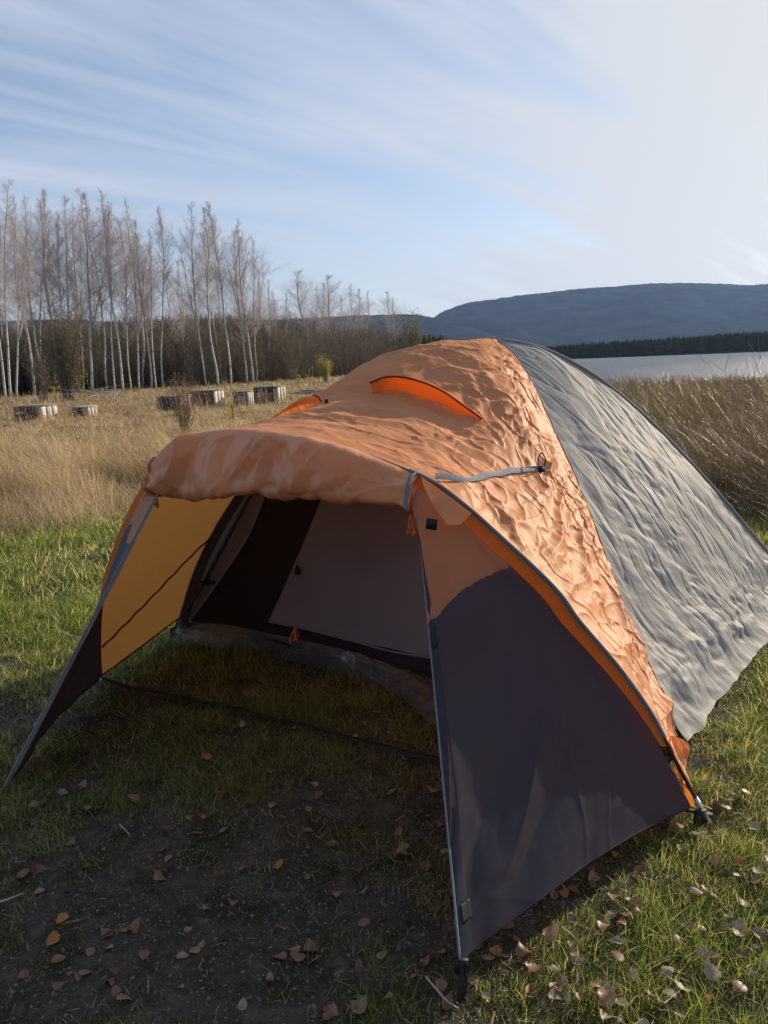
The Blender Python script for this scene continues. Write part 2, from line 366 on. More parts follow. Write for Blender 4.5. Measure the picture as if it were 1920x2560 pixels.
m, nt, out = new_mat('lake_water'); tc = N(nt, 'ShaderNodeTexCoord')
b = N(nt, 'ShaderNodeBsdfPrincipled'); b.inputs['Base Color'].default_value = (0.035, 0.045, 0.055, 1); b.inputs['Roughness'].default_value = 0.2
b.inputs['IOR'].default_value = 1.33
mp = N(nt, 'ShaderNodeMapping'); mp.inputs['Scale'].default_value = (1, 2.2, 1); mp.inputs['Rotation'].default_value = (0, 0, 0.25); Lk(nt, tc.outputs['Object'], mp.inputs[0])
n1 = N(nt, 'ShaderNodeTexNoise'); n1.inputs['Scale'].default_value = 0.9; n1.inputs['Detail'].default_value = 6; n1.inputs['Roughness'].default_value = 0.65; Lk(nt, mp.outputs[0], n1.inputs[0])
bp = N(nt, 'ShaderNodeBump'); bp.inputs['Strength'].default_value = 0.9; bp.inputs['Distance'].default_value = 0.6; Lk(nt, n1.outputs[0], bp.inputs['Height']); Lk(nt, bp.outputs[0], b.inputs['Normal'])
Lk(nt, b.outputs[0], out.inputs[0]); WATER = m
WZ = -0.80
tag(mesh('lake', [[-60, 35, WZ], [4000, 35, WZ], [4000, 900, WZ], [-60, 900, WZ]], np.array([[0, 1, 2, 3]]), WATER), kind='structure')

HILLM = simple('forested_hillside', (0.014, 0.024, 0.030), 0.95, 0.0, var=0.8, scale=0.009)
def hill(name, px, D, base_px=905, back=500, rows=46, jit=5.0, cols=1500):
    px = np.array(px, float)
    X = np.linspace(px[0, 0], px[-1, 0], cols); Yp = np.interp(X, px[:, 0], px[:, 1])
    top = np.array([AT(a, b_, D) for a, b_ in zip(X, Yp)])
    k = np.linspace(0, 1, rows)
    V = np.zeros((rows, cols, 3))
    for i, q in enumerate(k):        # q 0 = foot, .75 = ridge, 1 = behind
        if q <= 0.78:
            f = q/0.78; y = D*(1-0.30*(1-f)); h = top[:, 2]*(f**0.8)
        else:
            f = (q-0.78)/0.22; y = D*(1+0.08*f); h = top[:, 2]*(1-0.35*f*f)
        sc_ = 1.0
        V[i, :, 0] = top[:, 0]*(y/D if q <= 0.78 else 1); V[i, :, 1] = y
        env = np.sin(np.clip(q/0.78, 0, 1)*np.pi)
        V[i, :, 2] = h+env*0.10*top[:, 2]*fbm(V[i, :, 0]/450, V[i, :, 1]/450, 5, 4)
        V[i, :, 2] += (jit if abs(q-0.78) < 0.02 else 0)*(RNG.random(cols)**1.5)+0.5*jit*pn(V[i, :, 0]/40, V[i, :, 1]/60, 2)
    V[0, :, 2] = -1.2
    return tag(mesh(name, V.reshape(-1, 3), gridf(rows, cols), HILLM, smooth=False), kind='structure')
hill('hill', [(820, 800), (1000, 800), (1079, 797), (1110, 778), (1151, 763), (1180, 755), (1220, 751), (1307, 738), (1365, 732), (1452, 722), (1539, 717), (1625, 709), (1712, 708), (1799, 710), (1880, 714), (1920, 710), (2100, 700), (2400, 690), (2900, 720)], 4200)
hill('hill', [(-900, 790), (-400, 800), (0, 803), (150, 800), (300, 806), (420, 802), (560, 796), (700, 800), (820, 793), (900, 788), (960, 788), (1000, 786), (1040, 787), (1079, 794), (1150, 812), (1300, 850)], 3300, jit=4)
# ================================================================== haze
m, nt, out = new_mat('haze_air')
pv = N(nt, 'ShaderNodeVolumePrincipled'); pv.inputs['Color'].default_value = (0.37, 0.55, 0.95, 1); pv.inputs['Density'].default_value = 5.4e-5
pv.inputs['Anisotropy'].default_value = 0.3
Lk(nt, pv.outputs[0], out.inputs['Volume'])
hb = MB(); hb.box((0, 0, 233), (12400, 12400, 474))
hz_o = hb.build('haze', m); tag(hz_o, kind='stuff')

# ================================================================== the tent
AL, AR = G(258, 1720), G(1779, 2066)
au = AR-AL; ALen = float(np.linalg.norm(au)); au = au/ALen; an = np.array([-au[1], au[0], 0])   # an points into the tent
LEAN = 0.10
def AP(s, z, fwd=0.0): s = np.asarray(s, float); z = np.asarray(z, float); return AL+au*(ALen*s)[..., None]+np.array([0, 0, 1.0])*z[..., None]-an*(LEAN*z+fwd)[..., None]
arch_tab = [(-0.003, 0), (0.012, 0.20), (0.038, 0.42), (0.072, 0.575), (0.113, 0.727), (0.158, 0.862), (0.204, 0.98), (0.252, 1.082), (0.33, 1.138), (0.42, 1.143), (0.50, 1.118), (0.575, 1.075), (0.645, 1.018), (0.682, 0.977), (0.725, 0.897), (0.761, 0.82), (0.796, 0.745), (0.829, 0.664), (0.844, 0.603), (0.887, 0.485), (0.926, 0.352), (0.947, 0.252), (0.974, 0.117), (1.0, 0)]
arch_sz = smooth_curve([(a, b_, 0) for a, b_ in arch_tab], 401, it=110)
ARCH = AP(arch_sz[:, 0], arch_sz[:, 1])
def arch_at_s(s): return int(np.argmin(np.abs(arch_sz[:, 0]-s)+(arch_sz[:, 1] < 0.05)*0.01))
FL, FR, BR = np.array([-1.09, 3.76, 0]), np.array([.98, 2.47, 0]), np.array([2.35, 4.15, 0]); BL = FL+BR-FR
def dpole(A, B, tab): d = B-A; return np.array([A+d*s+np.array([0, 0, z]) for s, z in tab])
PK = (FL+BR)/2*0.5+(FR+BL)/2*0.5; PK = np.array([0.60, 3.98, 1.447])
SEAM = smooth_curve(np.vstack([dpole(FR, BL, [(-0.001, 0.02), (0.009, 0.108), (0.042, 0.20), (0.077, 0.282), (0.115, 0.385), (0.156, 0.545), (0.199, 0.695), (0.244, 0.84), (0.293, 0.975), (0.346, 1.125), (0.395, 1.25), (0.448, 1.355)]), PK]), 301, it=60)
FLP = smooth_curve(np.vstack([dpole(FL, BR, [(0.0, 0.02), (0.02, 0.22), (0.045, 0.42), (0.08, 0.62), (0.12, 0.80), (0.165, 0.96), (0.21, 1.08), (0.248, 1.165), (0.29, 1.265), (0.348, 1.368), (0.407, 1.433)]), PK]), 301, it=60)
REAR = smooth_curve(np.vstack([PK, dpole(FL, BR, [(0.537, 1.414), (0.585, 1.352), (0.647, 1.224), (0.71, 1.05), (0.776, 0.83), (0.844, 0.58), (0.915, 0.298), (0.96, 0.13), (0.99, 0.03)])]), 301, it=60)[::-1]
REARL = smooth_curve(np.vstack([PK, dpole(FR, BL, [(0.56, 1.40), (0.64, 1.28), (0.73, 1.06), (0.82, 0.76), (0.90, 0.44), (0.96, 0.18), (0.99, 0.03)])]), 301, it=60)[::-1]
DOME = np.vstack([FLP, SEAM[::-1][1:]])            # front edge of the dome, left foot over the top to the right foot
tent = empty('dome_tent', (0.6, 3.6, 0), 'orange and grey dome tent with open porch, pitched on short grass by the lake', 'tent')

def facets(x, y, seed):
    ix, iy = np.floor(x), np.floor(y); best = np.full(np.shape(x), -9.0)
    for ox in (-1, 0, 1):
        for oy in (-1, 0, 1):
            cx_, cy_ = ix+ox, iy+oy
            px_, py_ = cx_+0.15+0.7*h2(cx_, cy_, seed), cy_+0.15+0.7*h2(cx_, cy_, seed+1)
            a = h2(cx_, cy_, seed+2)*2*np.pi; g = 0.75*np.sqrt(h2(cx_, cy_, seed+3))
            dx, dy = x-px_, y-py_
            best = np.maximum(best, 0.35*h2(cx_, cy_, seed+4)+g*(np.cos(a)*dx+np.sin(a)*dy)-0.75*(dx*dx+dy*dy))
    return -best
def trifacet(x, y, seed):
    """random heights on a jittered triangular lattice joined by flat facets"""
    x = x+0.22*pn(x*0.9+3.1, y*0.9, seed+90); y = y+0.22*pn(x*0.9, y*0.9+7.7, seed+91)
    F_ = 0.3660254; s = (x+y)*F_; X = x+s; Y = y+s; i, j = np.floor(X), np.floor(Y); fx, fy = X-i, Y-j
    up = fx > fy
    h0 = h2(i, j, seed); h3 = h2(i+1, j+1, seed); h1 = np.where(up, h2(i+1, j, seed), h2(i, j+1, seed))
    a = np.where(up, fx, fy); b = np.where(up, fy, fx)
    return h0*(1-a)+h1*(a-b)+h3*b-0.5
def ridges(x, y, seed, w=0.07):
    return np.exp(-np.abs(pn(x, y, seed))/w)
def crumple(p, q, seed, lams, aniso=1.0, ang=0.0, k=0.2, warp=1.0):
    ca, sa = math.cos(ang), math.sin(ang)
    x = p*ca+q*sa; y = (-p*sa+q*ca)/aniso
    x = x+0.03*warp*pn(p*6, q*6, seed+50); y = y+0.03*warp*pn(p*6+9, q*6, seed+51)
    h = 0
    for i, l in enumerate(lams):
        w_ = 0.55+0.9*np.clip(pn(p/l*0.35+3*i, q/l*0.35, seed+60+i)+0.35, 0, 1)
        h = h+l*k*w_*trifacet(x/l+0.37*i, y/l+0.71*i, seed+7*i)
    return h
def creases(p, q, seed, lams, aniso=1.0, ang=0.0, k=0.10, warp=0.5):
    ca, sa = math.cos(ang), math.sin(ang)
    x = p*ca+q*sa; y = (-p*sa+q*ca)/aniso
    x = x+0.05*warp*pn(p*7, q*7, seed+50)+0.02*warp*pn(p*20, q*20, seed+52); y = y+0.05*warp*pn(p*7+9, q*7, seed+51)
    h = 0
    for i, l in enumerate(lams):
        n = pn(x/l, y/l, seed+i*3); n2 = pn(x/l*0.8+5, y/l*0.8, seed+i*3+1)
        h = h+l*k*(0.30-np.abs(n)*1.0-np.abs(n2+0.25*n)*0.6)
    return h
def sheet(name, P, mat, parent, disp=None, flip=False, thick=0.0):
    if disp is not None:
        P = P+gnormal(P)*disp[..., None]*(-1 if flip else 1)
    o = mesh(name, P.reshape(-1, 3), gridf(P.shape[0], P.shape[1]), mat, parent, True)
    if thick:
        md = o.modifiers.new('cloth_thickness', 'SOLIDIFY'); md.thickness = thick; md.offset = 0
    return o

# --- orange fly: arch -> front of dome
apx = 0.43
nu, nv = 760, 330
tt = np.linspace(0, 1, nu); vv = np.linspace(0, 1, nv)
# parameter matching: keep apex of arch with the peak
ia = arch_at_s(0.43)/400.0
ta = np.where(tt < 0.5, tt*2*ia, ia+(tt-0.5)*2*(1-ia))
A_ = samp(ARCH, ta); D_ = samp(DOME, tt)
# lower ends of the orange fly stay a little off the ground
U_, V_ = np.meshgrid(tt, vv, indexing='ij')
def loft_pt(t, v):
    a = samp(ARCH, np.where(t < 0.5, t*2*ia, ia+(t-0.5)*2*(1-ia))); d = samp(DOME, t)
    P = a*(1-v[..., None])+d*v[..., None]
    w_ = np.exp(-((t-0.46)/0.22)**2)
    P[..., 2] += (-0.055*w_)*np.sin(np.pi*np.clip(v*1.25, 0, 1))+0.05*w_*np.sin(np.pi*np.clip((v-0.45)/0.55, 0, 1))
    P += an*(-0.02*np.sin(np.pi*v)*0)[..., None]
    return P
T0, T1 = 0.022, 0.965
U2 = T0+(T1-T0)*U_
P = loft_pt(U2, V_)
ln_ = np.linalg.norm(P[:, -1]-P[:, 0], axis=1)
pl = np.r_[0, np.cumsum(np.linalg.norm(np.diff(0.5*(P[:, 0]+P[:, -1]), axis=0), axis=1))]
pq = np.broadcast_to(pl[:, None], P.shape[:2]); qq = V_*ln_[:, None]
fade = np.clip(np.minimum(V_*14, (1-V_)*30), 0.0, 1)
amp_r = sstep(0.36, 0.62, U2)*0.9+0.18+0.35*sstep(0.35, 0.7, V_)*sstep(0.3, 0.5, U2)
dsp = (crumple(pq, qq, 21, (0.14, 0.075, 0.04, 0.024), aniso=1.3, k=0.085)+crumple(pq, qq, 29, (0.11, 0.055, 0.028), aniso=3.4, ang=0.9, k=0.13)+crumple(pq, qq, 41, (0.09, 0.045), aniso=3.6, ang=-0.25, k=0.12))*amp_r*(0.40+0.75*np.clip(fbm(pq*2.1, qq*2.1, 77, 2)+0.45, 0, 1.2))
dsp = dsp+0.0045*(ridges(pq*4.5, qq*7.5, 33, 0.05)+ridges(pq*9, qq*6, 36, 0.06)*0.7)*amp_r
# broad horizontal folds dragging from arch to seam on the right shoulder
fold = (1-np.abs(pn(pq*6.5+1.2*pn(pq*2, qq*2, 6), qq*1.2, 31))**0.75*2.2)
dsp = dsp+0.017*fold*sstep(0.55, 0.72, U2)*np.sin(np.pi*V_)
fold2 = (1-np.abs(pn(pq*3.0+qq*1.5, qq*7.5-pq*1.5, 35))*2.2)
dsp = dsp+0.009*fold2*sstep(0.30, 0.45, U2)*(1-sstep(0.62, 0.75, U2))*np.sin(np.pi*V_)**0.7
sgn = 1.0 if gnormal(P)[nu//2, nv//2, 2] > 0 else -1.0
P2 = P+gnormal(P)*(sgn*dsp*fade)[..., None]
LEFT_I = int(nu*0.355)
ext_ = mesh('orange_fly', P2[LEFT_I:].reshape(-1, 3), gridf(nu-LEFT_I, nv), ORANGE, tent, True)
side_ = mesh('porch_side_wall', P2[:LEFT_I+1].reshape(-1, 3), gridf(LEFT_I+1, nv), ORANGE_IN, tent, True)
side_['label'] = 'thin orange side wall glowing with light coming through'
# pole seam's shadow built as a dark red line, and hem of the side wall (on its inner face)
def on_loft(t, v, off=0.0):
    t = np.asarray(t, float); v = np.asarray(v, float); p = loft_pt(t, v)
    e = 1e-3; du = loft_pt(t+e, v)-p; dv = loft_pt(t, v+e)-p; n = np.cross(du, dv); n /= np.linalg.norm(n, axis=-1, keepdims=True)+1e-9
    return p+n*sgn*off
vq = np.linspace(0.01, 0.97, 40)
ob = MB(); ob.tube(on_loft(0.075+0.045*vq+0.0012*np.sin(vq*45), vq, -0.008), 0.0045, 6); ob.build('seam_shadow_line', RED_TRIM_SHADOW, side_, True)
ob = MB(); ob.tube(on_loft(np.full(40, T0+0.001), vq, -0.002), 0.004, 6); ob.build('hem', RED_TRIM_SHADOW, side_, True)

# --- grey side panel of the dome, right
def side_panel(Lc, Rc, bulge, seed, name, flip, amp=1.0, nu=420, nv=420, bot=0.0):
    t = np.linspace(0, 1, nu); v = np.linspace(0, 0.995, nv)
    U, V = np.meshgrid(t, v, indexing='ij')
    P = samp(Lc, V)*(1-U[..., None])+samp(Rc, V)*U[..., None]
    P[..., 2] += 0.0
    out_ = 0.5*(Lc[0]+Rc[0])-PK; out_[2] = 0; out_ /= np.linalg.norm(out_)
    P = P+out_*(bulge*np.sin(np.pi*U)*np.sin(np.pi*np.clip(V, 0, 1))**0.8)[..., None]
    wd_ = np.linalg.norm(P[-1]-P[0], axis=-1); hv = np.r_[0, np.cumsum(np.linalg.norm(np.diff(P[nu//2], axis=0), axis=1))]
    p = (U-0.5)*wd_[None, :]; q = np.broadcast_to(hv[None, :], U.shape)
    d = crumple(p, q, seed, (0.10, 0.05, 0.026), aniso=4.5, ang=-0.12, k=0.10)+crumple(p, q, seed+9, (0.11, 0.055, 0.03), aniso=1.5, ang=0.75, k=0.12)*(0.25+0.9*sstep(0.0, 0.6, fbm(p*1.6, q*1.6, seed+4, 2)+0.15))+0.0040*ridges(p*7.5+0.6*pn(q*3, p*2, 5), q*1.5+p*1.2, seed+71, 0.055)+0.003*ridges(p*12, q*3.2-p*3, seed+75, 0.06)*sstep(-0.2, 0.5, fbm(p*2, q*2, seed+2, 2))
    low = 1-sstep(0.0, 0.22, V)
    d = d+low*crumple(p, q, seed+19, (0.18, 0.09, 0.045), aniso=0.8, k=0.26)*1.0
    # long drag folds running down to the rear corner
    g = (p*1.0+q*0.55)
    d = d+0.004*(1-np.abs(pn(g*8, q*0.9, seed+33))*2.5)*sstep(0.25, 0.8, U)*(1-sstep(0.55, 0.85, V))
    edge = np.clip(np.minimum(U, 1-U)*25, 0, 1)*np.clip((1-V)*12, 0, 1)*(0.35+0.65*np.clip(V*14, 0, 1))
    s_ = -1 if flip else 1
    n = gnormal(P); P = P+n*(s_*amp*d*edge)[..., None]
    # the hem: a rumpled lower edge
    k = int(nv*0.05); hm = (1-np.arange(nv)/k).clip(0, 1)**2
    P += out_*((hm[None, :]*0.035)[..., None] if False else 0)+out_*(hm[None, :]*(0.035+0.018*np.abs(pn(p*6, q*3, seed+5))))[..., None]
    P[..., 2] += hm[None, :]*0.010*pn(p*9, q*0, seed+6)+hm[None, :]*0.012
    return mesh(name, P.reshape(-1, 3), gridf(nu, nv), GREY, tent, True)
gp = side_panel(SEAM, REAR, 0.05, 101, 'grey_fly_panel', True)
side_panel(REAR, REARL, 0.06, 131, 'grey_fly_panel', True, nu=160, nv=160)
side_panel(REARL, FLP, 0.06, 161, 'grey_fly_panel', True, nu=160, nv=160)

# --- seam bindings and poles
def pipe(name, path, r, mat, k=8, parent=tent): V, F = tube(path, r, k); return mesh(name, V, F, mat, parent, True)
pipe('seam_binding', DOME[12:300]+np.array([-0.004, -0.004, 0.006]), 0.009, PIPE)
sj = SEAM+np.array([0.002, -0.004, 0.004]); sj = sj+0.006*np.stack([pn(np.arange(301)*0.11, 0*np.arange(301), 3), pn(np.arange(301)*0.13, 0*np.arange(301), 4), 0*np.arange(301)], 1)
pipe('seam_binding', sj[6:298], 0.0028, PIPE)
pipe('seam_binding', REAR[4:298]+np.array([0.004, 0.0, 0.004]), 0.007, GREY)
def inset(curve, cen, d): c_ = np.asarray(cen)-curve; return curve+c_/np.linalg.norm(c_, axis=1, keepdims=True)*d
cen0 = np.array([0.6, 3.95, 0.3])
for cv in (FLP, SEAM, REAR, REARL): pipe('tent_pole', inset(cv, cen0, 0.02)[2:], 0.0055, POLEM)
ap = pipe('porch_pole', ARCH, 0.0055, POLEM)
d_ = ARCH[-1]-ARCH[-14]; pipe('pole_tip', np.linspace(ARCH[-14], ARCH[-1]+d_*0.15, 4), 0.0072, METAL, parent=ap)
pipe('pole_tip', np.linspace(ARCH[8], ARCH[0], 4), 0.0072, METAL, parent=ap)
iR1 = arch_at_s(0.945)
iTR = arch_at_s(0.660)
pipe('arch_binding', inset(ARCH, AL+au*ALen*0.45+np.array([0, 0, 0.4]), -0.006)[iTR-4:iR1]-an*0.006, 0.0055, PIPE)
# bright inner band along the arch (right and left leg)
cA = AL+au*ALen*0.45+np.array([0, 0, 0.35])
def band(i0, i1, w0, name):
    base = ARCH[i0:i1]; k = np.linspace(0, 1, len(base)); wd = w0*(np.sin(np.pi*np.clip(k*0.92+0.04, 0, 1))**0.5)
    inn = base+(cA-base)/np.linalg.norm(cA-base, axis=1, keepdims=True)*wd[:, None]-an*0.018
    outr = base-an*0.010
    P = np.stack([outr, 0.5*(inn+outr)-an*0.004, inn], 1)
    return mesh(name, P.reshape(-1, 3), gridf(*P.shape[:2]), ORANGE_BR, tent, True), inn
iTR = arch_at_s(0.660); iTL = arch_at_s(0.212)
_, innR = band(iTR-18, iR1+4, 0.045, 'arch_band')
_, innL = band(10, iTL+10, 0.035, 'arch_band')

# --- right porch wing
TR = ARCH[iTR]+(cA-ARCH[iTR])*0.04-an*0.02
ZB = G(1150, 2402, 0.075)
HEMR = AP(0.978, 0.055)-an*0.01
def wing(top, zb, arch_path, hem_dy, name_l, name_u, ucurve, nA=260, nB=200, seed=3, zipbow=0.0):
    a = np.linspace(0, 1, nA); b_ = np.linspace(0, 1, nB)
    A, B = np.meshgrid(a, b_, indexing='ij')
    Z = top*(1-a)[:, None]+zb*a[:, None]+an*(zipbow*np.sin(np.pi*a))[:, None]
    R_ = arch_path
    idx = np.linspace(0, len(R_)-1, nA); Rr = np.stack([np.interp(idx, np.arange(len(R_)), R_[:, k]) for k in range(3)], 1)
    P = Z[:, None]*(1-B[..., None])+Rr[:, None]*B[..., None]
    P[..., 2] += hem_dy*np.sin(np.pi*B)*sstep(0.75, 1.0, A)
    L_ = np.linalg.norm(Rr-Z, axis=1)
    p = B*L_[:, None]; q = A*np.linalg.norm(zb-top)
    d = crumple(p, q, seed, (0.40, 0.20, 0.09), aniso=2.8, ang=0.45, k=0.075)+0.0035*ridges(p*3.5, q*1.6+p*1.5, seed+2, 0.05)+0.004*np.sin(p*60)*np.exp(-p*16)+crumple(p, q, seed+5, (0.14, 0.07), aniso=1.5, ang=0.9, k=0.12)*sstep(0.5, 0.95, A)*0.8
    fz = np.clip(np.minimum(B*20, (1-B)*20), 0, 1)*np.clip(A*20, 0, 1)
    P = P+gnormal(P)*(d*fz)[..., None]
    cut = np.interp(b_, [k[0] for k in ucurve], [k[1] for k in ucurve])
    cut = cut+0.004*pn(b_*18, b_*0, seed+8)
    def resample(lo, hi, n):
        k = np.linspace(0, 1, n)[:, None]; aa_ = (lo[None]+(hi-lo)[None]*k)*(nA-1)
        i0 = np.clip(np.floor(aa_).astype(int), 0, nA-2); f = (aa_-i0)[..., None]; jj = np.arange(nB)[None].repeat(n, 0)
        return P[i0, jj]*(1-f)+P[i0+1, jj]*f
    up = resample(np.zeros(nB), cut, 110); lo_ = resample(cut, np.ones(nB), 200)
    return up, lo_, P
# arch side of the wing, from the door corner to the foot
arR = np.vstack([innR[0:], HEMR])
arR = smooth_curve(arR[::6].tolist()+[HEMR], 160, it=20)
up, lo_, WR = wing(TR, ZB, arR, 0.035, '', '', [(0, 0.355), (0.12, 0.362), (0.3, 0.358), (0.5, 0.362), (0.75, 0.378), (1, 0.398)])
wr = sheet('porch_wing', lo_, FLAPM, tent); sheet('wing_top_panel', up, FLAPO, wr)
# the folded turn-over band along the curved edge of the orange top panel
P_b = np.stack([up[-10], up[-6], up[-1]-0*an, lo_[3]], 1)-an*np.array([0.001, 0.004, 0.006, 0.004])[None, :, None]
mesh('folded_hem', P_b.reshape(-1, 3), gridf(*P_b.shape[:2]), FLAPO, wr, True)
V, F = tube(np.linspace(TR, ZB, 60), 0.003, 6); mesh('zip', V, F, GREYTAPE, wr, True)
pipe('wing_hem', WR[-1, ::4]-an*0.002, 0.0022, FLAPM, parent=wr)
# storm flap strip beside the zip
st_ = np.stack([WR[10:, 2], WR[10:, 5], WR[10:, 9]], 1)-an*np.array([0.003, 0.006, 0.002])[None, :, None]
mesh('zip_flap', st_.reshape(-1, 3), gridf(*st_.shape[:2]), FLAPM, wr, True)
def patch(P, i0, i1, j0, j1, name, mat, parent, off=0.007):
    Q = P[i0:i1, j0:j1]-an*off
    return sheet(name, Q, mat, parent, thick=0.003)
patch(WR, 100, 112, 4, 12, 'hook_tape', BLACK, wr); patch(WR, 238, 247, 5, 13, 'hook_tape', BLACK, wr)
# folded corner with its black patch
c0 = WR[6, 4]-an*0.012; c1 = WR[20, 150]-an*0.012; c2 = PL(1118, 1312, WR[40, 70]-an*0.014, an); c3 = PL(1180, 1283, WR[34, 120]-an*0.012, an); c1 = PL(1062, 1222, WR[10, 70]-an*0.016, an); c0 = PL(1052, 1190, WR[6, 20]-an*0.016, an)
tri = [c0, c1, PL(1085, 1268, WR[30, 50]-an*0.018, an), c2, PL(1150, 1312, WR[40, 90]-an*0.018, an), c3, PL(1115, 1235, WR[20, 120]-an*0.014, an)]
cen_ = sum(tri)/len(tri)-an*0.004
mesh('folded_corner', np.array(tri+[cen_]), np.array([[i, (i+1) % 7, 7] for i in range(7)]), FLAPO2, wr, False)
pb = PL(1080, 1310, WR[40, 45]-an*0.02, an); e1 = au*0.019+np.array([0, 0, 0.014]); e2 = -au*0.014+np.array([0, 0, 0.017])
q_ = MB(); q_.add(np.array([pb-e1, pb-e2, pb+e1, pb+e2, pb-e1-an*.004, pb-e2-an*.004, pb+e1-an*.004, pb+e2-an*.004])[:], [np.array([[0, 1, 2, 3], [4, 5, 6, 7], [0, 1, 5, 4], [1, 2, 6, 5], [2, 3, 7, 6], [3, 0, 4, 7]])]); q_.build('hook_tape', BLACK, wr)

# --- left porch wing
TL = PL(404, 1214, ARCH[iTL]-an*0.03, an)
ZL = AT(4, 1978, 2.33)
ipath = inset(ARCH[4:iTL+1], cA, 0.034)[::-1]-an*0.022
ipath[-1] = AP(0.0, 0.05)-an*0.01
upL, loL, WL = wing(TL, ZL, smooth_curve(ipath[::8].tolist()+[ipath[-1]], 160, it=10), 0.03, '', '', [(0, 0.20), (0.5, 0.26), (0.75, 0.20), (1, 0.27)], seed=9)
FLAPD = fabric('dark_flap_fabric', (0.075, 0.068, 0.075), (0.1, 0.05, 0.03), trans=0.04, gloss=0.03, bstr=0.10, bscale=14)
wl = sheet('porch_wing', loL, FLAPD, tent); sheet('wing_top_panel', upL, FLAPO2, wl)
V, F = tube(np.linspace(TL, ZL, 60), 0.0035, 6); mesh('zip', V, F, GREYTAPE, wl, True)
stl = np.stack([WL[4:, 0], WL[4:, 4], WL[4:, 8]], 1)+au*np.array([0.006, 0.012, 0.004])[None, :, None]
mesh('zip_flap', stl.reshape(-1, 3), gridf(*stl.shape[:2]), GREY, wl, True)
pipe('wing_hem', WL[-1, ::4], 0.0032, BLACK, parent=wl)

# --- rolled-up door hanging from the front of the arch
def roll_section(k):
    # closed-ish spiral, unit height 1 (down), forward positive
    pts = [(-0.03, -0.02), (0.05, -0.02), (0.15, 0.05), (0.21, 0.22), (0.25, 0.45), (0.29, 0.68), (0.28, 0.86), (0.19, 0.98), (0.05, 1.0), (-0.06, 0.92), (-0.12, 0.76), (-0.12, 0.55), (-0.05, 0.38), (0.05, 0.32), (0.13, 0.42), (0.16, 0.58), (0.12, 0.74), (0.04, 0.78), (-0.02, 0.66)]
    return smooth_curve([(a, b_, 0) for a, b_ in pts], 110)[:, :2]
ns = 300
sA, sB = 0.207, 0.655
ss = np.linspace(sA, sB, ns)
hh = np.interp(ss, [0.198, 0.212, 0.25, 0.30, 0.38, 0.46, 0.52, 0.57, 0.62, 0.655], [0.075, 0.10, 0.175, 0.225, 0.235, 0.22, 0.188, 0.155, 0.125, 0.108])
az_ = np.interp(ss, arch_sz[:, 0], arch_sz[:, 1]); 
sec = roll_section(0)
fscale = np.interp(ss, [0.198, 0.23, 0.3, 0.5, 0.655], [0.06, 0.085, 0.125, 0.135, 0.12])/0.42
P = np.zeros((ns, 110, 3))
for i in range(ns):
    top = AP(ss[i], az_[i])
    f = sec[:, 0]*fscale[i]; d = sec[:, 1]*hh[i]
    P[i] = top-an*f[:, None]-np.array([0, 0, 1.0])*d[:, None]
sc1, sc2 = np.meshgrid(ss*ALen, np.linspace(0, 0.9, 110), indexing='ij')
big = 0.020*(1-np.abs(pn(sc1*3.2+sc2*4.2, sc2*1.6-sc1*0.9, 61))*2.6)*np.exp(-((sc2-0.28)/0.26)**2)
dd = crumple(sc1, sc2*0.6, 63, (0.26,), aniso=1.8, ang=0.8, k=0.22)+crumple(sc1, sc2*0.6, 64, (0.12, 0.06), aniso=2.2, ang=0.7, k=0.36)+crumple(sc1, sc2*0.6, 65, (0.07, 0.035), aniso=1.3, ang=-0.5, k=0.22)+big*0.45+0.006*ridges(sc1*3.5+sc2*3, sc2*2-sc1*2, 68, 0.07)
gth = 0.004*np.exp(-((sc1-0.222*ALen)/0.03)**2)*np.sin(sc2*70)
nrm = gnormal(P); s0 = 1 if np.dot(nrm[ns//2, 30], -an) > 0 else -1
ef = np.clip((np.arange(110)-1)/8.0, 0, 1)[None, :]
ee = np.clip(np.minimum(np.arange(ns), ns-1-np.arange(ns))/14.0, 0.15, 1)[:, None]
P = P+nrm*(s0*(dd+gth)*ef*ee)[..., None]
rd = sheet('rolled_door', P, ORANGE, tent)
# tie strap round the left end, grey tape loop round the right end
def loop_at(i, grow, name, mat, r=0.011, hi=80, flat=True):
    c = P[i, :hi]; cc_ = c.mean(0); c = cc_+(c-cc_)*grow
    n = len(c); Q = np.stack([c-au*r, c+au*r], 1)
    return sheet(name, Q, mat, rd, thick=0.003)
loop_at(14, 1.05, 'tie_strap', FLAPO, 0.012)
loop_at(ns-4, 1.10, 'end_binding', GREYTAPE, 0.006)
# flapping corner beyond the left strap
# orange zip-pull tassels
def tassel(p, n, L_, parent, spread=0.012, seed=0):
    rg = np.random.default_rng(seed); mb = MB()
    for k in range(n):
        a = rg.normal(0, spread, 3); a[2] = 0
        e = np.array(p)+a+np.array([0, 0, -L_*rg.uniform(0.75, 1.05)])
        mid = (np.array(p)+e)/2+rg.normal(0, 0.004, 3)
        pth = smooth_curve([p, mid, e], 10); mb.tube(pth, 0.0032, 6)
        mb.tube(np.linspace(e+[0, 0, .008], e-[0, 0, .004], 3), 0.0052, 6)
    return mb.build('zip_pull', TASSEL, parent, True)
tassel(AP(0.225, 1.02)-an*0.04-np.array([0, 0, .10]), 3, 0.055, rd, seed=1)
zt = TR-np.array([0, 0, 0.045])-an*0.03
zs = MB(); zs.box(zt, (0.008, 0.006, 0.028)); zs.tube(np.linspace(zt+[0, 0, .012], zt-[0, 0, .02], 4), 0.003); zs.build('zip_slider', METAL, wr)
tassel(zt-np.array([0, 0, 0.02]), 5, 0.075, wr, 0.009, seed=4)

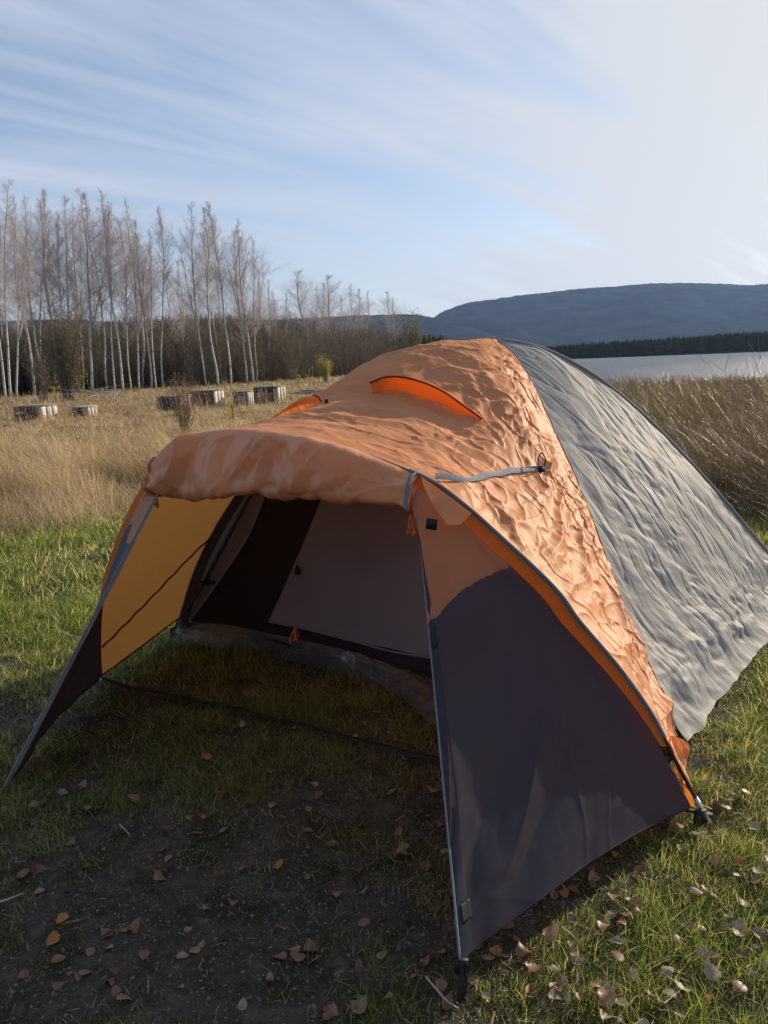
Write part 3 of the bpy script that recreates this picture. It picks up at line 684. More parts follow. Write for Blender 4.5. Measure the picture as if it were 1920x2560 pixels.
# --- vent hood on the roof: curved brim, smooth cover below it
def loft_find(px, py):
    """(t, v) on the roof seen at a photograph point (used only once, to fix the hood's place on the cloth)"""
    tg, vg = np.meshgrid(np.linspace(0.3, 0.9, 241), np.linspace(0, 1, 161), indexing='ij')
    Q = loft_pt(tg, vg)-O; dep = Q[..., 1]*cP-Q[..., 2]*sP; dn = -Q[..., 2]*cP-Q[..., 1]*sP
    dx = Q[..., 0]/dep*CF; dy = dn/dep*CF
    X = 960+dx*cR+dy*sR; Y = 1280+dy*cR-dx*sR
    k = np.argmin((X-px)**2+(Y-py)**2+0*dep); return tg.ravel()[k], vg.ravel()[k]
hp = [(930, 988), (945, 985), (965, 983), (1000, 985), (1060, 998), (1110, 1018), (1160, 1040), (1205, 1060)]
hood_low = np.array([on_loft(*map(np.array, loft_find(x, y)), 0.012) for x, y in hp])
hl = smooth_curve(hood_low, 80, it=10)
kk = np.linspace(0, 1, 80); hgt = 0.062*np.sin(np.pi*np.clip(kk*0.80+0.19, 0, 1))**0.8
backd = np.array([0.25, 0.75, 0.0])
tp = hl+np.array([0, 0, 1.0])*hgt[:, None]-an*(0.25*hgt)[:, None]
Q = np.stack([hl, hl*0.5+tp*0.5+an*(0.12*hgt)[:, None], tp], 1)
hood = mesh('vent_hood', Q.reshape(-1, 3), gridf(*Q.shape[:2]), ORANGE_BR, tent, True)
back = tp+an*(0.05+0.10*np.sin(np.pi*kk))[:, None]-np.array([0, 0, 1])*0.0
for i in range(80):
    pass
bk = np.array([on_loft(*map(np.array, loft_find(x, y)), 0.004) for x, y in [(928, 980), (940, 966), (965, 955), (1010, 955), (1070, 968), (1120, 990), (1165, 1015), (1208, 1050)]])
bk = smooth_curve(bk, 80, it=10)
Q = np.stack([tp, tp*0.6+bk*0.4+np.array([0, 0, 0.012])*np.sin(np.pi*kk)[:, None], bk], 1)
mesh('hood_top', Q.reshape(-1, 3), gridf(*Q.shape[:2]), ORANGE_BR, hood, True)
pipe('hood_edge', tp, 0.004, RED_TRIM_SHADOW, parent=hood)

# --- rolled side vent with black toggle, left of the roof
r0 = AT(690, 1062, 3.12); r1 = AT(796, 1010, 3.22)
k = np.linspace(0, 1, 40); path = r0+(r1-r0)*k[:, None]; path[:, 2] += 0.02*np.sin(np.pi*k)-0.0
V, F = tube(path, 0.022+0.016*k**0.8+0.0015*np.sin(k*11), 20, cap=False)
V = V+np.random.default_rng(2).normal(0, 0.0008, V.shape)
sv = mesh('rolled_side_vent', V, F, ORANGE_BR, tent, True)
th = np.linspace(0, 2*np.pi, 30); ax = (r1-r0)/np.linalg.norm(r1-r0); bx = np.cross(ax, [0, 0, 1.0]); bx /= np.linalg.norm(bx); cx_ = np.cross(bx, ax)
pipe('rim', r1+0.040*(np.cos(th)[:, None]*bx+np.sin(th)[:, None]*cx_), 0.004, RED_TRIM_SHADOW, parent=sv)
tg = AT(818, 1012, 3.15)
mb = MB(); mb.box(tg, (0.018, 0.014, 0.045), 0.3); mb.tube(smooth_curve([tg, tg+[.03, -.01, -.012], tg+[.06, -.02, .004], tg+[.055, -.02, -.012], tg+[.02, -.01, -.02]], 30), 0.004); mb.build('toggle_loop', BLACK, sv, True)
lowr = np.array([AT(668, 1054, 3.1), AT(705, 1036, 3.12), AT(740, 1022, 3.16), AT(775, 1030, 3.18)]); lb = smooth_curve(lowr, 30)
Q = np.stack([lb+[0, .02, .01], lb+[0, 0, -.02], lb+[0, -.01, -.06]], 1); mesh('vent_flap', Q.reshape(-1, 3), gridf(*Q.shape[:2]), ORANGE_BR, sv, True)

# --- grey tape with toggle lying on the right shoulder of the roof
tp_px = [(1083, 1198), (1120, 1203), (1165, 1206), (1210, 1196), (1260, 1186), (1300, 1180), (1342, 1178)]
tpc = smooth_curve([on_loft(*map(np.array, loft_find(x, y)), 0.016) for x, y in tp_px], 60, it=6)
Q = np.stack([tpc+[0, .006, .009]+np.outer(np.sin(np.arange(60)*.35)*.003, [0, 0, 1]), tpc+[-.002, -.004, 0], tpc-[0, .004, .009]+np.outer(np.sin(np.arange(60)*.5)*.002, [0, 0, 1])], 1); tpo = mesh('tie_tape', Q.reshape(-1, 3), gridf(*Q.shape[:2]), GREYTAPE, tent, True)
e = tpc[-1]
mb = MB(); mb.box(e, (0.028, 0.02, 0.022), 0.4); mb.tube(smooth_curve([e, e+[-.012, -.015, .03], e+[-.002, -.02, .062], e+[.016, -.015, .04], e+[.012, 0, .0]], 30), 0.0025); mb.box(e+[-.02, -.02, -.028], (0.03, 0.015, 0.012), 0.3); mb.build('toggle_loop', BLACK, tpo, True)

# --- inner tent behind the porch
pn_ = FR-FL; pn_ = pn_/np.linalg.norm(pn_); inN = np.array([-pn_[1], pn_[0], 0.0])
TILT = 0.34
nI = inN-np.array([0, 0, TILT]); nI = nI/np.linalg.norm(nI); baseI = FL+inN*0.0
def IP(x, y, off=0.0): return PL(x, y, baseI-nI*off, nI)
def poly_panel(name, pts_l, pts_r, mat, parent, off, nrow=40, ncol=40, crease_a=0.004, seed=0, sag=0.0):
    L_ = smooth_curve([IP(*p, off) for p in pts_l], nrow); R_ = smooth_curve([IP(*p, off) for p in pts_r], nrow)
    b_ = np.linspace(0, 1, ncol); P = L_[:, None]*(1-b_[None, :, None])+R_[:, None]*b_[None, :, None]
    u_, v_ = np.meshgrid(np.linspace(0, 1, nrow), b_, indexing='ij')
    P = P+nI*((crease_a*fbm(u_*3, v_*3, seed, 3)+sag*np.sin(np.pi*u_)*np.sin(np.pi*v_))[..., None])
    return sheet(name, P, mat, parent)
inner = poly_panel('inner_tent', [(650, 1205), (600, 1295), (540, 1420), (478, 1552)], [(1120, 1222), (1130, 1380), (1145, 1540), (1160, 1725)], MESHBK, tent, 0.0, seed=2)
poly_panel('door_panel', [(820, 1212), (805, 1245), (740, 1400), (672, 1553)], [(1115, 1230), (1125, 1380), (1140, 1540), (1155, 1662)], INNER, inner, 0.012, seed=5, sag=-0.02)
V, F = tube(smooth_curve([IP(672, 1554, .016), IP(760, 1572, .016), IP(880, 1602, .016), IP(985, 1630, .016), IP(1090, 1646, .016), IP(1155, 1662, .016)], 50), 0.005, 6); mesh('door_zip', V, F, INNER, inner, True)
poly_panel('side_strip', [(640, 1215), (622, 1245), (556, 1375), (512, 1455), (470, 1546)], [(672, 1215), (663, 1240), (633, 1318), (607, 1367), (548, 1453), (486, 1540)], INNER, inner, 0.010, seed=8)
V, F = tube(smooth_curve([IP(640, 1212, .05), IP(622, 1245, .05), IP(545, 1390, .05), IP(497, 1478, .05), IP(462, 1535, .05)], 40), 0.009, 8); mesh('inner_pole', V, F, POLEM, inner, True)
bq = IP(520, 1455, .06); mb = MB(); mb.tube([bq-[.035, 0, 0.0], bq, bq+[.035, .0, -.006]], 0.008); mb.box(bq, (0.02, 0.02, 0.03)); mb.build('pole_clip', BLACK, inner)
tb = IP(742, 1425, .03); mb = MB(); mb.tube(smooth_curve([tb+[0, 0, .02], tb+[.015, -.01, .0], tb+[.005, 0, -.02]], 12), 0.006); mb.box(tb+[0, 0, -.005], (.02, .01, .03)); mb.build('door_toggle', BLACK, inner)
tassel(IP(738, 1570, .03), 4, 0.065, inner, 0.014, seed=8)
# dark sleeve strip hanging from the dome's front-left pole
sl = samp(FLP, np.linspace(0.02, 0.9, 50)); Q = np.stack([sl+an*0.0, sl+pn_*0.035-inN*0.02, sl+pn_*0.07-inN*0.01], 1)
mesh('pole_sleeve', Q.reshape(-1, 3), gridf(*Q.shape[:2]), simple('dark_purple_sleeve', (0.035, 0.030, 0.045), 0.8), tent, True)
# bathtub groundsheet: bottom edge on the grass, top edge sewn to the inner wall
bpx = [(426, 1606), (470, 1612), (559, 1624), (679, 1640), (758, 1660), (838, 1684), (917, 1704), (997, 1740), (1077, 1812), (1180, 1890), (1330, 1930), (1560, 1880)]
tpx = [(455, 1575), (480, 1557), (559, 1561), (659, 1581), (758, 1601), (878, 1628), (957, 1652), (1085, 1692), (1180, 1725), (1300, 1760)]
bot = smooth_curve([G(x, y, 0.012) for x, y in bpx], 160); top_ = smooth_curve([IP(x, y, .004) for x, y in tpx]+[FR+np.array([0, 0, .1])], 160)
b_ = np.linspace(0, 1, 60); P = bot[:, None]*(1-b_[None, :, None])+top_[:, None]*b_[None, :, None]
P[..., 2] += 0.035*np.sin(np.pi*b_)[None]*1.0
pp, qq = np.meshgrid(np.linspace(0, 2.4, 160), b_*0.3, indexing='ij')
P = P+np.array([0, 0, 1.0])*(creases(pp, qq, 91, (0.22, 0.11, 0.06), k=0.17)*np.sin(np.pi*np.clip(b_*0.9+0.1, 0, 1))[None, :])[..., None]
gs = sheet('groundsheet', P, TARP, tent)
fl_ = np.array([FL, FR, BR, BL])+np.array([0, 0, 0.02]); mesh('floor', fl_, np.array([[0, 1, 2, 3]]), TARP, gs, False)
# --- webbing across the porch between the pole feet
k = np.linspace(0, 1, 60); sp = AL[None]*(1-k)[:, None]+AR[None]*k[:, None]; sp[:, 2] = 0.030+0.010*pn(k*9, k*0, 4)+0.02*np.exp(-k*30)
sp += an*(0.015*np.sin(k*7))[:, None]
Q = np.stack([sp-an*0.011, sp+[0, 0, .002], sp+an*0.011], 1); sheet('floor_strap', Q, BLACK, tent, thick=0.002)
# cords and straps at the pegs
pegR = G(1147, 2505, 0.0)
mb = MB(); mb.tube(smooth_curve([ZB, ZB*0.5+pegR*0.5+[.006, 0, 0], pegR], 16), 0.006); mb.tube(smooth_curve([ZB+[.012, 0, -.01], ZB*0.4+pegR*0.6+[.016, 0, 0], pegR+[.008, 0, 0]], 16), 0.003); mb.box(ZB-[-.003, 0, .012], (.03, .012, .03)); mb.build('peg_cord', BLACK, wr, True)
pegL = ZL+(G(-10, 2010)-ZL)*1.0
mb = MB(); mb.tube(smooth_curve([ZL, ZL*0.5+pegL*0.5, pegL], 12), 0.005); mb.box(ZL-[0, 0, .01], (.014, .012, .03)); mb.build('peg_cord', BLACK, wl, True)
cl = FL+np.array([0.0, -0.02, 0.06]); mb = MB(); mb.tube(smooth_curve([FL+[.03, -.02, .12], FL+[0, -.05, .05], FL+[-.02, -.09, .0]], 14), .004); mb.tube(smooth_curve([FL+[.02, -.02, .06], FL+[.04, -.05, .03], FL+[.02, -.07, .06], FL+[0, -.05, .04]], 14), .003); mb.box(cl, (.03, .02, .03)); mb.build('corner_cord', BLACK, tent, True)
# black foot pocket under the right pole end, orange hem rumpled beside it
fp = AR+np.array([-0.035, 0.0, 0.03]); mb = MB(); mb.box(fp, (.028, .02, .045), 0.3, (0.3, 0)); mb.build('pole_pocket', BLACK, tent)
# rumpled orange skirt between pole foot and dome corner
t_ = np.linspace(0, 1, 90); v_ = np.linspace(0, 1, 40)
topc = np.array([AP(0.947, 0.25), AP(0.955, 0.22)+an*0.10, AP(0.955, 0.15)+an*0.2, FR+[-.02, 0, .07]]); botc = np.array([AP(0.985, 0.05), AP(0.965, 0.03)+an*0.06, AP(0.955, 0.02)+an*0.15, FR+np.array([-.02, 0, .015])])
tc_, bc_ = smooth_curve(topc, 90), smooth_curve(botc, 90)
P = tc_[:, None]*(1-v_[None, :, None])+bc_[:, None]*v_[None, :, None]; pp, qq = np.meshgrid(t_*0.5, v_*0.22, indexing='ij')
P = P+au*(crumple(pp, qq, 15, (0.12, 0.06, 0.03), k=0.25)+0.004)[..., None]
sheet('orange_skirt', P, ORANGE, tent)
# grey mud hem at the right rear
# ================================================================== far woods, thicket, trees
CONIF = blade_mat('conifer_foliage', [(0, (0.020, 0.028, 0.014)), (0.5, (0.036, 0.046, 0.022)), (0.85, (0.06, 0.062, 0.03)), (1, (0.10, 0.08, 0.04))], trans=0.1, rough=1.0, spec=0.0)
def conifers(name, spots, label_kind='stuff'):
    """spots: array x, y, z, height, radius. ragged tiered crowns."""
    rg = np.random.default_rng(5); Vs = []; Fs = []; As = []; n0 = 0
    tmpl = []
    for v in range(6):
        V = []; F = []; c = 0
        tiers = 9
        for t in range(tiers):
            z0 = 0.03+0.93*t/tiers; r = (1-t/tiers)**0.85*(0.9+0.3*rg.random())+0.04; k = 9
            a = rg.random()*6; rr_ = r*(0.55+0.75*rg.random(k)); zz_ = z0-0.05-0.06*rg.random(k)
            V += [[0, 0, z0+0.17]]+[[rr_[i]*math.cos(a+i*6.283/k), rr_[i]*math.sin(a+i*6.283/k), zz_[i]] for i in range(k)]
            F += [[c, c+1+i, c+1+(i+1) % k] for i in range(k)]; c += k+1
        tmpl.append((np.array(V), np.array(F)))
    for i, (x, y, z, h, r) in enumerate(spots):
        V, F = tmpl[i % 6]; a = rg.random()*6.28; ca, sa = math.cos(a), math.sin(a)
        W = np.stack([(V[:, 0]*ca-V[:, 1]*sa)*r+x, (V[:, 0]*sa+V[:, 1]*ca)*r+y, V[:, 2]*h+z], 1)
        Vs.append(W); Fs.append(F+n0); n0 += len(V); As.append(np.full(len(V), rg.random())*0.75+rg.random(len(V))*0.25)
    return tag(mesh(name, np.vstack(Vs), np.vstack(Fs), CONIF, None, False, {'rnd': np.concatenate(As)}), kind='stuff')
rg = np.random.default_rng(3)
sp_ = []
def px_x(px, Y): return float(AT(px, 900, Y)[0])
for i in range(1700):                                      # wood behind the birches
    px = rg.uniform(-700, 1120); Y = rg.uniform(150, 330)
    prof = np.interp(px, [-700, 0, 200, 330, 560, 700, 820, 1120], [0.5, 0.55, 0.9, 1.0, 1.0, 0.85, 0.62, 0.45])
    x = px_x(px, Y); sp_.append((x, Y, -0.8, (Y/15.0)*prof*rg.uniform(0.75, 1.06)+2, rg.uniform(2.2, 4.0)))
conifers('conifer_wood', sp_)
sp_ = []
for i in range(3600):                                      # far spit beyond the lake
    px = rg.uniform(1080, 3300); Y = 594+90*rg.random()**2
    x = px_x(px, Y); h = np.interp(px, [1080, 1250, 1500, 1920, 3000], [9.5, 9, 12.0, 15.5, 20])
    sp_.append((x, Y, -0.9, h*rg.uniform(0.8, 1.06), rg.uniform(3.5, 6)))
for i in range(500):
    px = rg.uniform(1040, 1350); Y = rg.uniform(260, 560); x = px_x(px, Y)
    sp_.append((x-6, Y, -0.9, Y*0.020*rg.uniform(0.7, 1.1)+1, rg.uniform(2.2, 4)))
conifers('far_shore_wood', sp_)

BARK = None
m, nt, out = new_mat('birch_bark'); tc = N(nt, 'ShaderNodeTexCoord')
sp = N(nt, 'ShaderNodeSeparateXYZ'); Lk(nt, tc.outputs['Object'], sp.inputs[0])
mp = N(nt, 'ShaderNodeMapping'); mp.inputs['Scale'].default_value = (3, 3, 9); Lk(nt, tc.outputs['Object'], mp.inputs[0])
n1 = N(nt, 'ShaderNodeTexNoise'); n1.inputs['Scale'].default_value = 1.0; n1.inputs['Detail'].default_value = 6; n1.inputs['Roughness'].default_value = 0.7; Lk(nt, mp.outputs[0], n1.inputs[0])
cw = ramp(nt, n1.outputs[0], [(0.38, (0.09, 0.08, 0.075)), (0.45, (0.50, 0.46, 0.42)), (0.62, (0.66, 0.62, 0.57))])
hf = N(nt, 'ShaderNodeMapRange'); hf.inputs[1].default_value = 6.5; hf.inputs[2].default_value = 12.0; Lk(nt, sp.outputs[2], hf.inputs[0])
cb = mixc(nt, mth(nt, 'MULTIPLY', hf.outputs[0], 0.75, clamp=True), cw, (0.26, 0.19, 0.17))
b = N(nt, 'ShaderNodeBsdfPrincipled'); b.inputs['Roughness'].default_value = 0.8; Lk(nt, cb, b.inputs['Base Color']); Lk(nt, b.outputs[0], out.inputs[0]); BARK = m
TWIG = simple('birch_twigs', (0.50, 0.43, 0.42), 0.75, var=0.3, scale=1.5)
def make_birch(seed, H=15.0, crown0=0.36, wide=1.0, fork=False):
    rg = np.random.default_rng(seed)
    zs = np.linspace(0, H, 22); bx = (0.42*np.sin(zs/H*rg.uniform(3, 6)+rg.uniform(0, 6))+0.10*np.sin(zs*rg.uniform(0.8, 1.4)))*np.sqrt(zs/H)*(1-0.85*(zs/H)**2); by = 0.40*np.sin(zs/H*rg.uniform(2, 5)+rg.uniform(0, 6))*zs/H*1.6
    bx -= bx[0]; by -= by[0]
    tr = np.stack([bx, by, zs], 1); r = 0.088*(1-zs/H)**0.85+0.008
    tv, tf = tube(tr, r, 8)
    if fork:
        k0 = rg.integers(5, 9); z0_ = zs[k0]; hz_f = np.linspace(0, 1, 12); d2 = rg.uniform(0, 6.28); off = np.stack([np.cos(d2)*1.3*hz_f**0.7, np.sin(d2)*1.3*hz_f**0.7, 0.62*(H-z0_)*hz_f], 1)
        v2, f2 = tube(tr[k0]+off+rg.normal(0, 0.03, off.shape)*hz_f[:, None], 0.055*(1-hz_f)+0.008, 6); tf = [tf[0], tf[1], f2[0]+len(tv), f2[1]+len(tv)]; tv = np.vstack([tv, v2]); FK = (tr[k0]+off)
    else: FK = None
    P0, P1, R0, R1 = [], [], [], []
    nl = 80
    for i in range(nl):
        f = crown0+(0.985-crown0)*((i+rg.random())/nl)**0.98
        z = f*H; base = np.array([np.interp(z, zs, bx), np.interp(z, zs, by), z])
        if FK is not None and i % 3 == 0:
            kf = rg.random(); base = np.array([np.interp(kf, np.linspace(0, 1, 12), FK[:, c]) for c in range(3)])
        rel = (f-crown0)/(1-crown0)
        L = wide*(0.45+3.0*max(0.0, math.sin(min(1, rel*1.0+0.16)*math.pi))**0.8*(1-rel*0.45))*rg.uniform(0.5, 1.2)
        az = rg.random()*6.283; el = math.radians(rg.uniform(30, 56)+14*rel)
        pts = [base]; d = np.array([math.cos(az)*math.cos(el), math.sin(az)*math.cos(el), math.sin(el)]); nseg = 5
        rb = 0.008+0.012*(1-rel)
        for k in range(nseg):
            d = d+rg.normal(0, 0.10, 3)+np.array([0, 0, 0.02]); d /= np.linalg.norm(d)
            q = pts[-1]+d*L/nseg; P0.append(pts[-1]); P1.append(q); R0.append(rb*(1-k/nseg*0.8)); R1.append(rb*(1-(k+1)/nseg*0.8)); pts.append(q)
            for j in range(4):
                s0 = pts[-2]+(q-pts[-2])*rg.random(); a2 = d+rg.normal(0, 0.55, 3)+np.array([0, 0, 0.12]); a2 /= np.linalg.norm(a2)
                l2 = L*rg.uniform(0.18, 0.45)*(1-0.4*k/nseg)+0.05; s1 = s0+a2*l2; P0.append(s0); P1.append(s1); R0.append(0.0034); R1.append(0.0017)
                for h in range(3):
                    s2 = s0+(s1-s0)*rg.uniform(0.3, 1); a3 = a2+rg.normal(0, 0.5, 3)+np.array([0, 0, -0.08]); a3 /= np.linalg.norm(a3)
                    P0.append(s2); P1.append(s2+a3*(0.06+l2*rg.uniform(0.3, 0.8))); R0.append(0.0024); R1.append(0.0012)
    cv, cf = prisms(np.array(P0), np.array(P1), np.array(R0), np.array(R1))
    return tv, tf, cv, cf
variants = []
for i in range(9):
    variants.append(make_birch(100+i, crown0=[0.36, 0.42, 0.33, 0.5, 0.38, 0.30, 0.26, 0.45, 0.34][i], wide=[0.95, 0.75, 1.1, 0.7, 1.0, 1.25, 1.5, 0.6, 1.2][i], fork=i in (2, 5, 8)))
vt = {}
def birch(i, px, Y, tx, ty, thick, label, var):
    b0 = AT(px, 900, Y); zg = float(terrain(b0[0], b0[1])); b0[2] = zg
    tp_ = AT(tx, ty, Y); v = tp_-b0; h = float(np.linalg.norm(v)); v /= h
    o = empty('birch_tree', b0.tolist(), label, 'tree', 'bare birch trees at the edge of the field')
    if var not in vt:
        tv, tf, cv, cf = variants[var]
        mt = mesh('trunk', tv, tf, BARK, None, True); mc = mesh('crown', cv, cf, TWIG, None, False); vt[var] = (mt, mc)
        a, b_ = mt, mc
    else:
        a, b_ = vt[var][0].copy(), vt[var][1].copy(); C.objects.link(a); C.objects.link(b_)
    a.parent = o; b_.parent = o
    q = Vector((0, 0, 1)).rotation_difference(Vector(v)); o.rotation_mode = 'QUATERNION'
    from mathutils import Quaternion
    o.rotation_quaternion = q @ Quaternion((0, 0, 1), (i*2.399) % 6.283)
    s = h/15.0; o.scale = (s*thick, s*thick, s)
# base px, distance, top px, top py, crown/trunk width factor, variant
BT = [(-40, 50, -75, 470, 1, 0), (2, 50, -30, 520, 1, 1), (14, 52, 8, 448, 1.0, 2), (30, 53, 34, 488, 1, 3), (75, 55, 22, 520, 1, 4), (105, 60, 50, 490, 1, 0), (96, 62, 92, 468, 1.1, 1), (124, 60, 118, 492, 1, 2), (150, 58, 146, 530, 0.9, 3), (176, 60, 166, 492, 1, 4),
      (200, 63, 190, 505, 1, 5), (222, 60, 211, 472, 1.1, 0), (262, 63, 216, 476, 1.1, 1), (280, 60, 262, 480, 1.0, 2), (300, 60, 268, 505, 1, 3), (321, 61, 290, 545, 0.9, 4), (341, 62, 314, 496, 1.0, 5), (350, 68, 332, 550, 1, 0), (372, 64, 348, 552, 1, 1), (384, 62, 360, 575, 0.95, 2),
      (403, 66, 396, 515, 1.15, 3), (456, 72, 445, 650, 0.8, 4), (470, 90, 440, 678, 0.9, 5), (510, 67, 468, 505, 1.1, 0), (540, 66, 494, 518, 1.0, 1), (543, 80, 510, 575, 1, 2), (573, 68, 523, 504, 1.25, 3), (614, 70, 592, 575, 0.9, 4), (629, 70, 601, 544, 1.05, 5), (640, 71, 632, 592, 1.0, 0), (668, 84, 670, 696, 0.9, 1), (694, 95, 690, 730, 1.0, 2),
      (785, 108, 750, 676, 1.9, 6), (802, 125, 792, 712, 1.2, 5), (812, 118, 806, 706, 1.1, 2), (836, 112, 824, 688, 1.7, 6), (893, 140, 882, 708, 1.4, 5), (900, 150, 890, 722, 1.0, 1), (922, 160, 920, 728, 1.2, 2), (973, 150, 967, 728, 1.5, 6), (985, 175, 988, 745, 1.1, 0)]
ordw = ['1st', '2nd', '3rd', '4th', '5th', '6th', '7th', '8th', '9th', '10th', '11th', '12th', '13th', '14th', '15th', '16th', '17th', '18th', '19th', '20th', '21st', '22nd', '23rd', '24th', '25th', '26th', '27th', '28th', '29th', '30th', '31st', '32nd']
special = {20: 'straight bare birch standing alone just left of the gap in the birch row', 21: 'short thin bare birch in the gap of the birch row', 23: 'white-trunked birch first right of the gap in the row', 26: 'tallest slender birch behind the dark boxes, right of the gap', 30: 'low bare birch top at the right end of the dense birch row', 31: 'smallest bare birch at the right end of the dense row',
           32: 'broad bare birch leaning left, first of the distant small group', 33: 'thin birch directly right of the broad leaning distant one', 34: 'thin birch just left of the forked distant birch', 35: 'forked broad birch in the middle of the distant small group', 36: 'narrow bushy birch right of the forked distant birch', 37: 'thin far birch half hidden behind the narrow bushy one', 38: 'short faint birch between the two rightmost distant ones', 39: 'lone distant birch standing before the blue hills above the tent', 40: 'faintest far birch beside the lone one above the tent'}
for i, (px, Y, tx, ty, th_, va) in enumerate(BT):
    lab = special.get(i, 'bare white-barked birch, %s from the left in the dense birch row' % ordw[min(i, 31)])
    birch(i, px, Y, tx, ty, th_*(0.75+0.5*((i*37) % 10)/10), lab, (va+2*(i % 2)) % 9 if i < 32 else va)
BX = [(12, 70, -8, 560), (58, 74, 62, 590), (140, 76, 128, 600), (190, 72, 200, 560), (243, 78, 236, 620), (310, 76, 318, 610), (365, 80, 378, 640), (425, 84, 418, 660), (490, 82, 482, 640), (560, 86, 548, 660), (598, 88, 610, 650), (655, 92, 648, 680), (712, 104, 716, 730), (860, 150, 856, 740)]
for j, (px, Y, tx, ty) in enumerate(BX):
    birch(60+j, px, Y, tx, ty, 0.7, 'thin shorter birch set back behind the front row, %s such from the left' % ordw[j], [7, 3, 1, 8, 0][j % 5])

# grey-brown thicket of bare willow and alder between and behind the birches
THK = blade_mat('thicket_twigs', [(0, (0.08, 0.068, 0.052)), (0.5, (0.18, 0.150, 0.112)), (0.85, (0.28, 0.235, 0.165)), (1, (0.42, 0.36, 0.22))], trans=0.05, rough=0.9, spec=0.1)
rg = np.random.default_rng(17)
def shrub_arrays(n, H, spread, stems=16, tw=16, rt=0.014, curl=0.5, rg=rg):
    """n shrubs: x,y,z,H arrays -> twig prisms"""
    x, y, z = n; k = len(x)
    az = rg.random((k, stems))*6.283; el = rg.uniform(0.0, spread, (k, stems)); hh_ = H[:, None]*rg.uniform(0.55, 1.05, (k, stems))
    jo = np.minimum(0.25, H*0.035)[:, None]; b0 = np.stack([x[:, None]+jo*rg.normal(0, 1, (k, stems)), y[:, None]+jo*rg.normal(0, 1, (k, stems)), np.repeat(z[:, None], stems, 1)], -1)
    d = np.stack([np.cos(az)*el, np.sin(az)*el, np.ones_like(el)], -1)
    mid = b0+d*hh_[..., None]*0.5; d2 = d+rg.normal(0, 0.12, d.shape); top = mid+d2*hh_[..., None]*0.5
    P0 = [b0.reshape(-1, 3), mid.reshape(-1, 3)]; P1 = [mid.reshape(-1, 3), top.reshape(-1, 3)]; R0 = [np.full(k*stems, rt), np.full(k*stems, rt*.7)]; R1 = [np.full(k*stems, rt*.7), np.full(k*stems, rt*.25)]
    t = rg.uniform(0.2, 1, (k, stems, tw)); s0 = np.where((t < .5)[..., None], b0[:, :, None]+(mid-b0)[:, :, None]*(t*2)[..., None], mid[:, :, None]+(top-mid)[:, :, None]*(t*2-1)[..., None])
    td = rg.normal(0, 1, (k, stems, tw, 3))*np.array([0.7, 0.7, 0.35])+np.array([0, 0, 0.75]); td /= np.linalg.norm(td, axis=-1, keepdims=True)
    l = (hh_[:, :, None]*rg.uniform(0.06, 0.22, (k, stems, tw)))[..., None]
    s1 = s0+td*l
    P0.append(s0.reshape(-1, 3)); P1.append(s1.reshape(-1, 3)); R0.append(np.full(s0.size//3, rt*.45)); R1.append(np.full(s0.size//3, rt*.15))
    return prisms(np.vstack(P0), np.vstack(P1), np.concatenate(R0), np.concatenate(R1))
K = 2100
px = rg.uniform(-500, 1250, K); dep = rg.random(K)**0.7
Yf = np.interp(px, [-500, 0, 300, 500, 640, 760, 900, 1050, 1150, 1250], [52, 55, 62, 66, 70, 80, 96, 130, 190, 240])
Y = Yf*(1+0.55*dep); X = np.array([px_x(a, b_) for a, b_ in zip(px, Y)])
Ht = np.interp(px, [-500, 0, 200, 420, 560, 700, 850, 1000, 1250], [6.2, 6.4, 6.6, 7.2, 7.4, 7.6, 7.8, 8.0, 6.5])*(0.62+0.55*dep)*rg.uniform(0.7, 1.15, K)
sv_, sf_ = shrub_arrays((X, Y, np.full(K, -0.3)), Ht, 0.34, 11, 20, rt=0.024, rg=rg)
rv = np.repeat(rg.random(len(sv_)//6), 6)*0.7
rv += 0.3*np.clip(pn(sv_[:, 0]/6, sv_[:, 1]/9, 4)+0.5, 0, 1)
tag(mesh('thicket', sv_, sf_, THK, None, False, {'rnd': rv}), kind='stuff')

# individual shrubs -----------------------------------------------------------
LEAFY = blade_mat('olive_leaves', [(0, (0.07, 0.065, 0.03)), (0.5, (0.13, 0.115, 0.05)), (1, (0.26, 0.22, 0.08))], trans=0.35)
YELL = blade_mat('yellow_leaves', [(0, (0.20, 0.16, 0.04)), (0.5, (0.38, 0.30, 0.06)), (1, (0.55, 0.43, 0.08))], trans=0.4)
RUST = blade_mat('rusty_seedheads', [(0, (0.12, 0.06, 0.035)), (0.5, (0.22, 0.115, 0.07)), (1, (0.34, 0.20, 0.12))], trans=0.3)
BROWNST = simple('shrub_stems', (0.20, 0.155, 0.11), 0.8, var=0.3, scale=4)
def leaf_cloud(P, size, rg, rn=None):
    n = len(P); a = rg.normal(0, 1, (n, 3)); a /= np.linalg.norm(a, axis=1, keepdims=True); b_ = np.cross(a, rg.normal(0, 1, (n, 3))); b_ /= np.linalg.norm(b_, axis=1, keepdims=True)
    s = size*rg.uniform(0.6, 1.3, n)[:, None]; V = np.stack([P-a*s, P+b_*s*0.42, P+a*s, P-b_*s*0.42], 1).reshape(-1, 3)
    return V, (np.arange(n)*4)[:, None]+np.array([[0, 1, 2, 3]]), np.repeat(rg.random(n), 4)
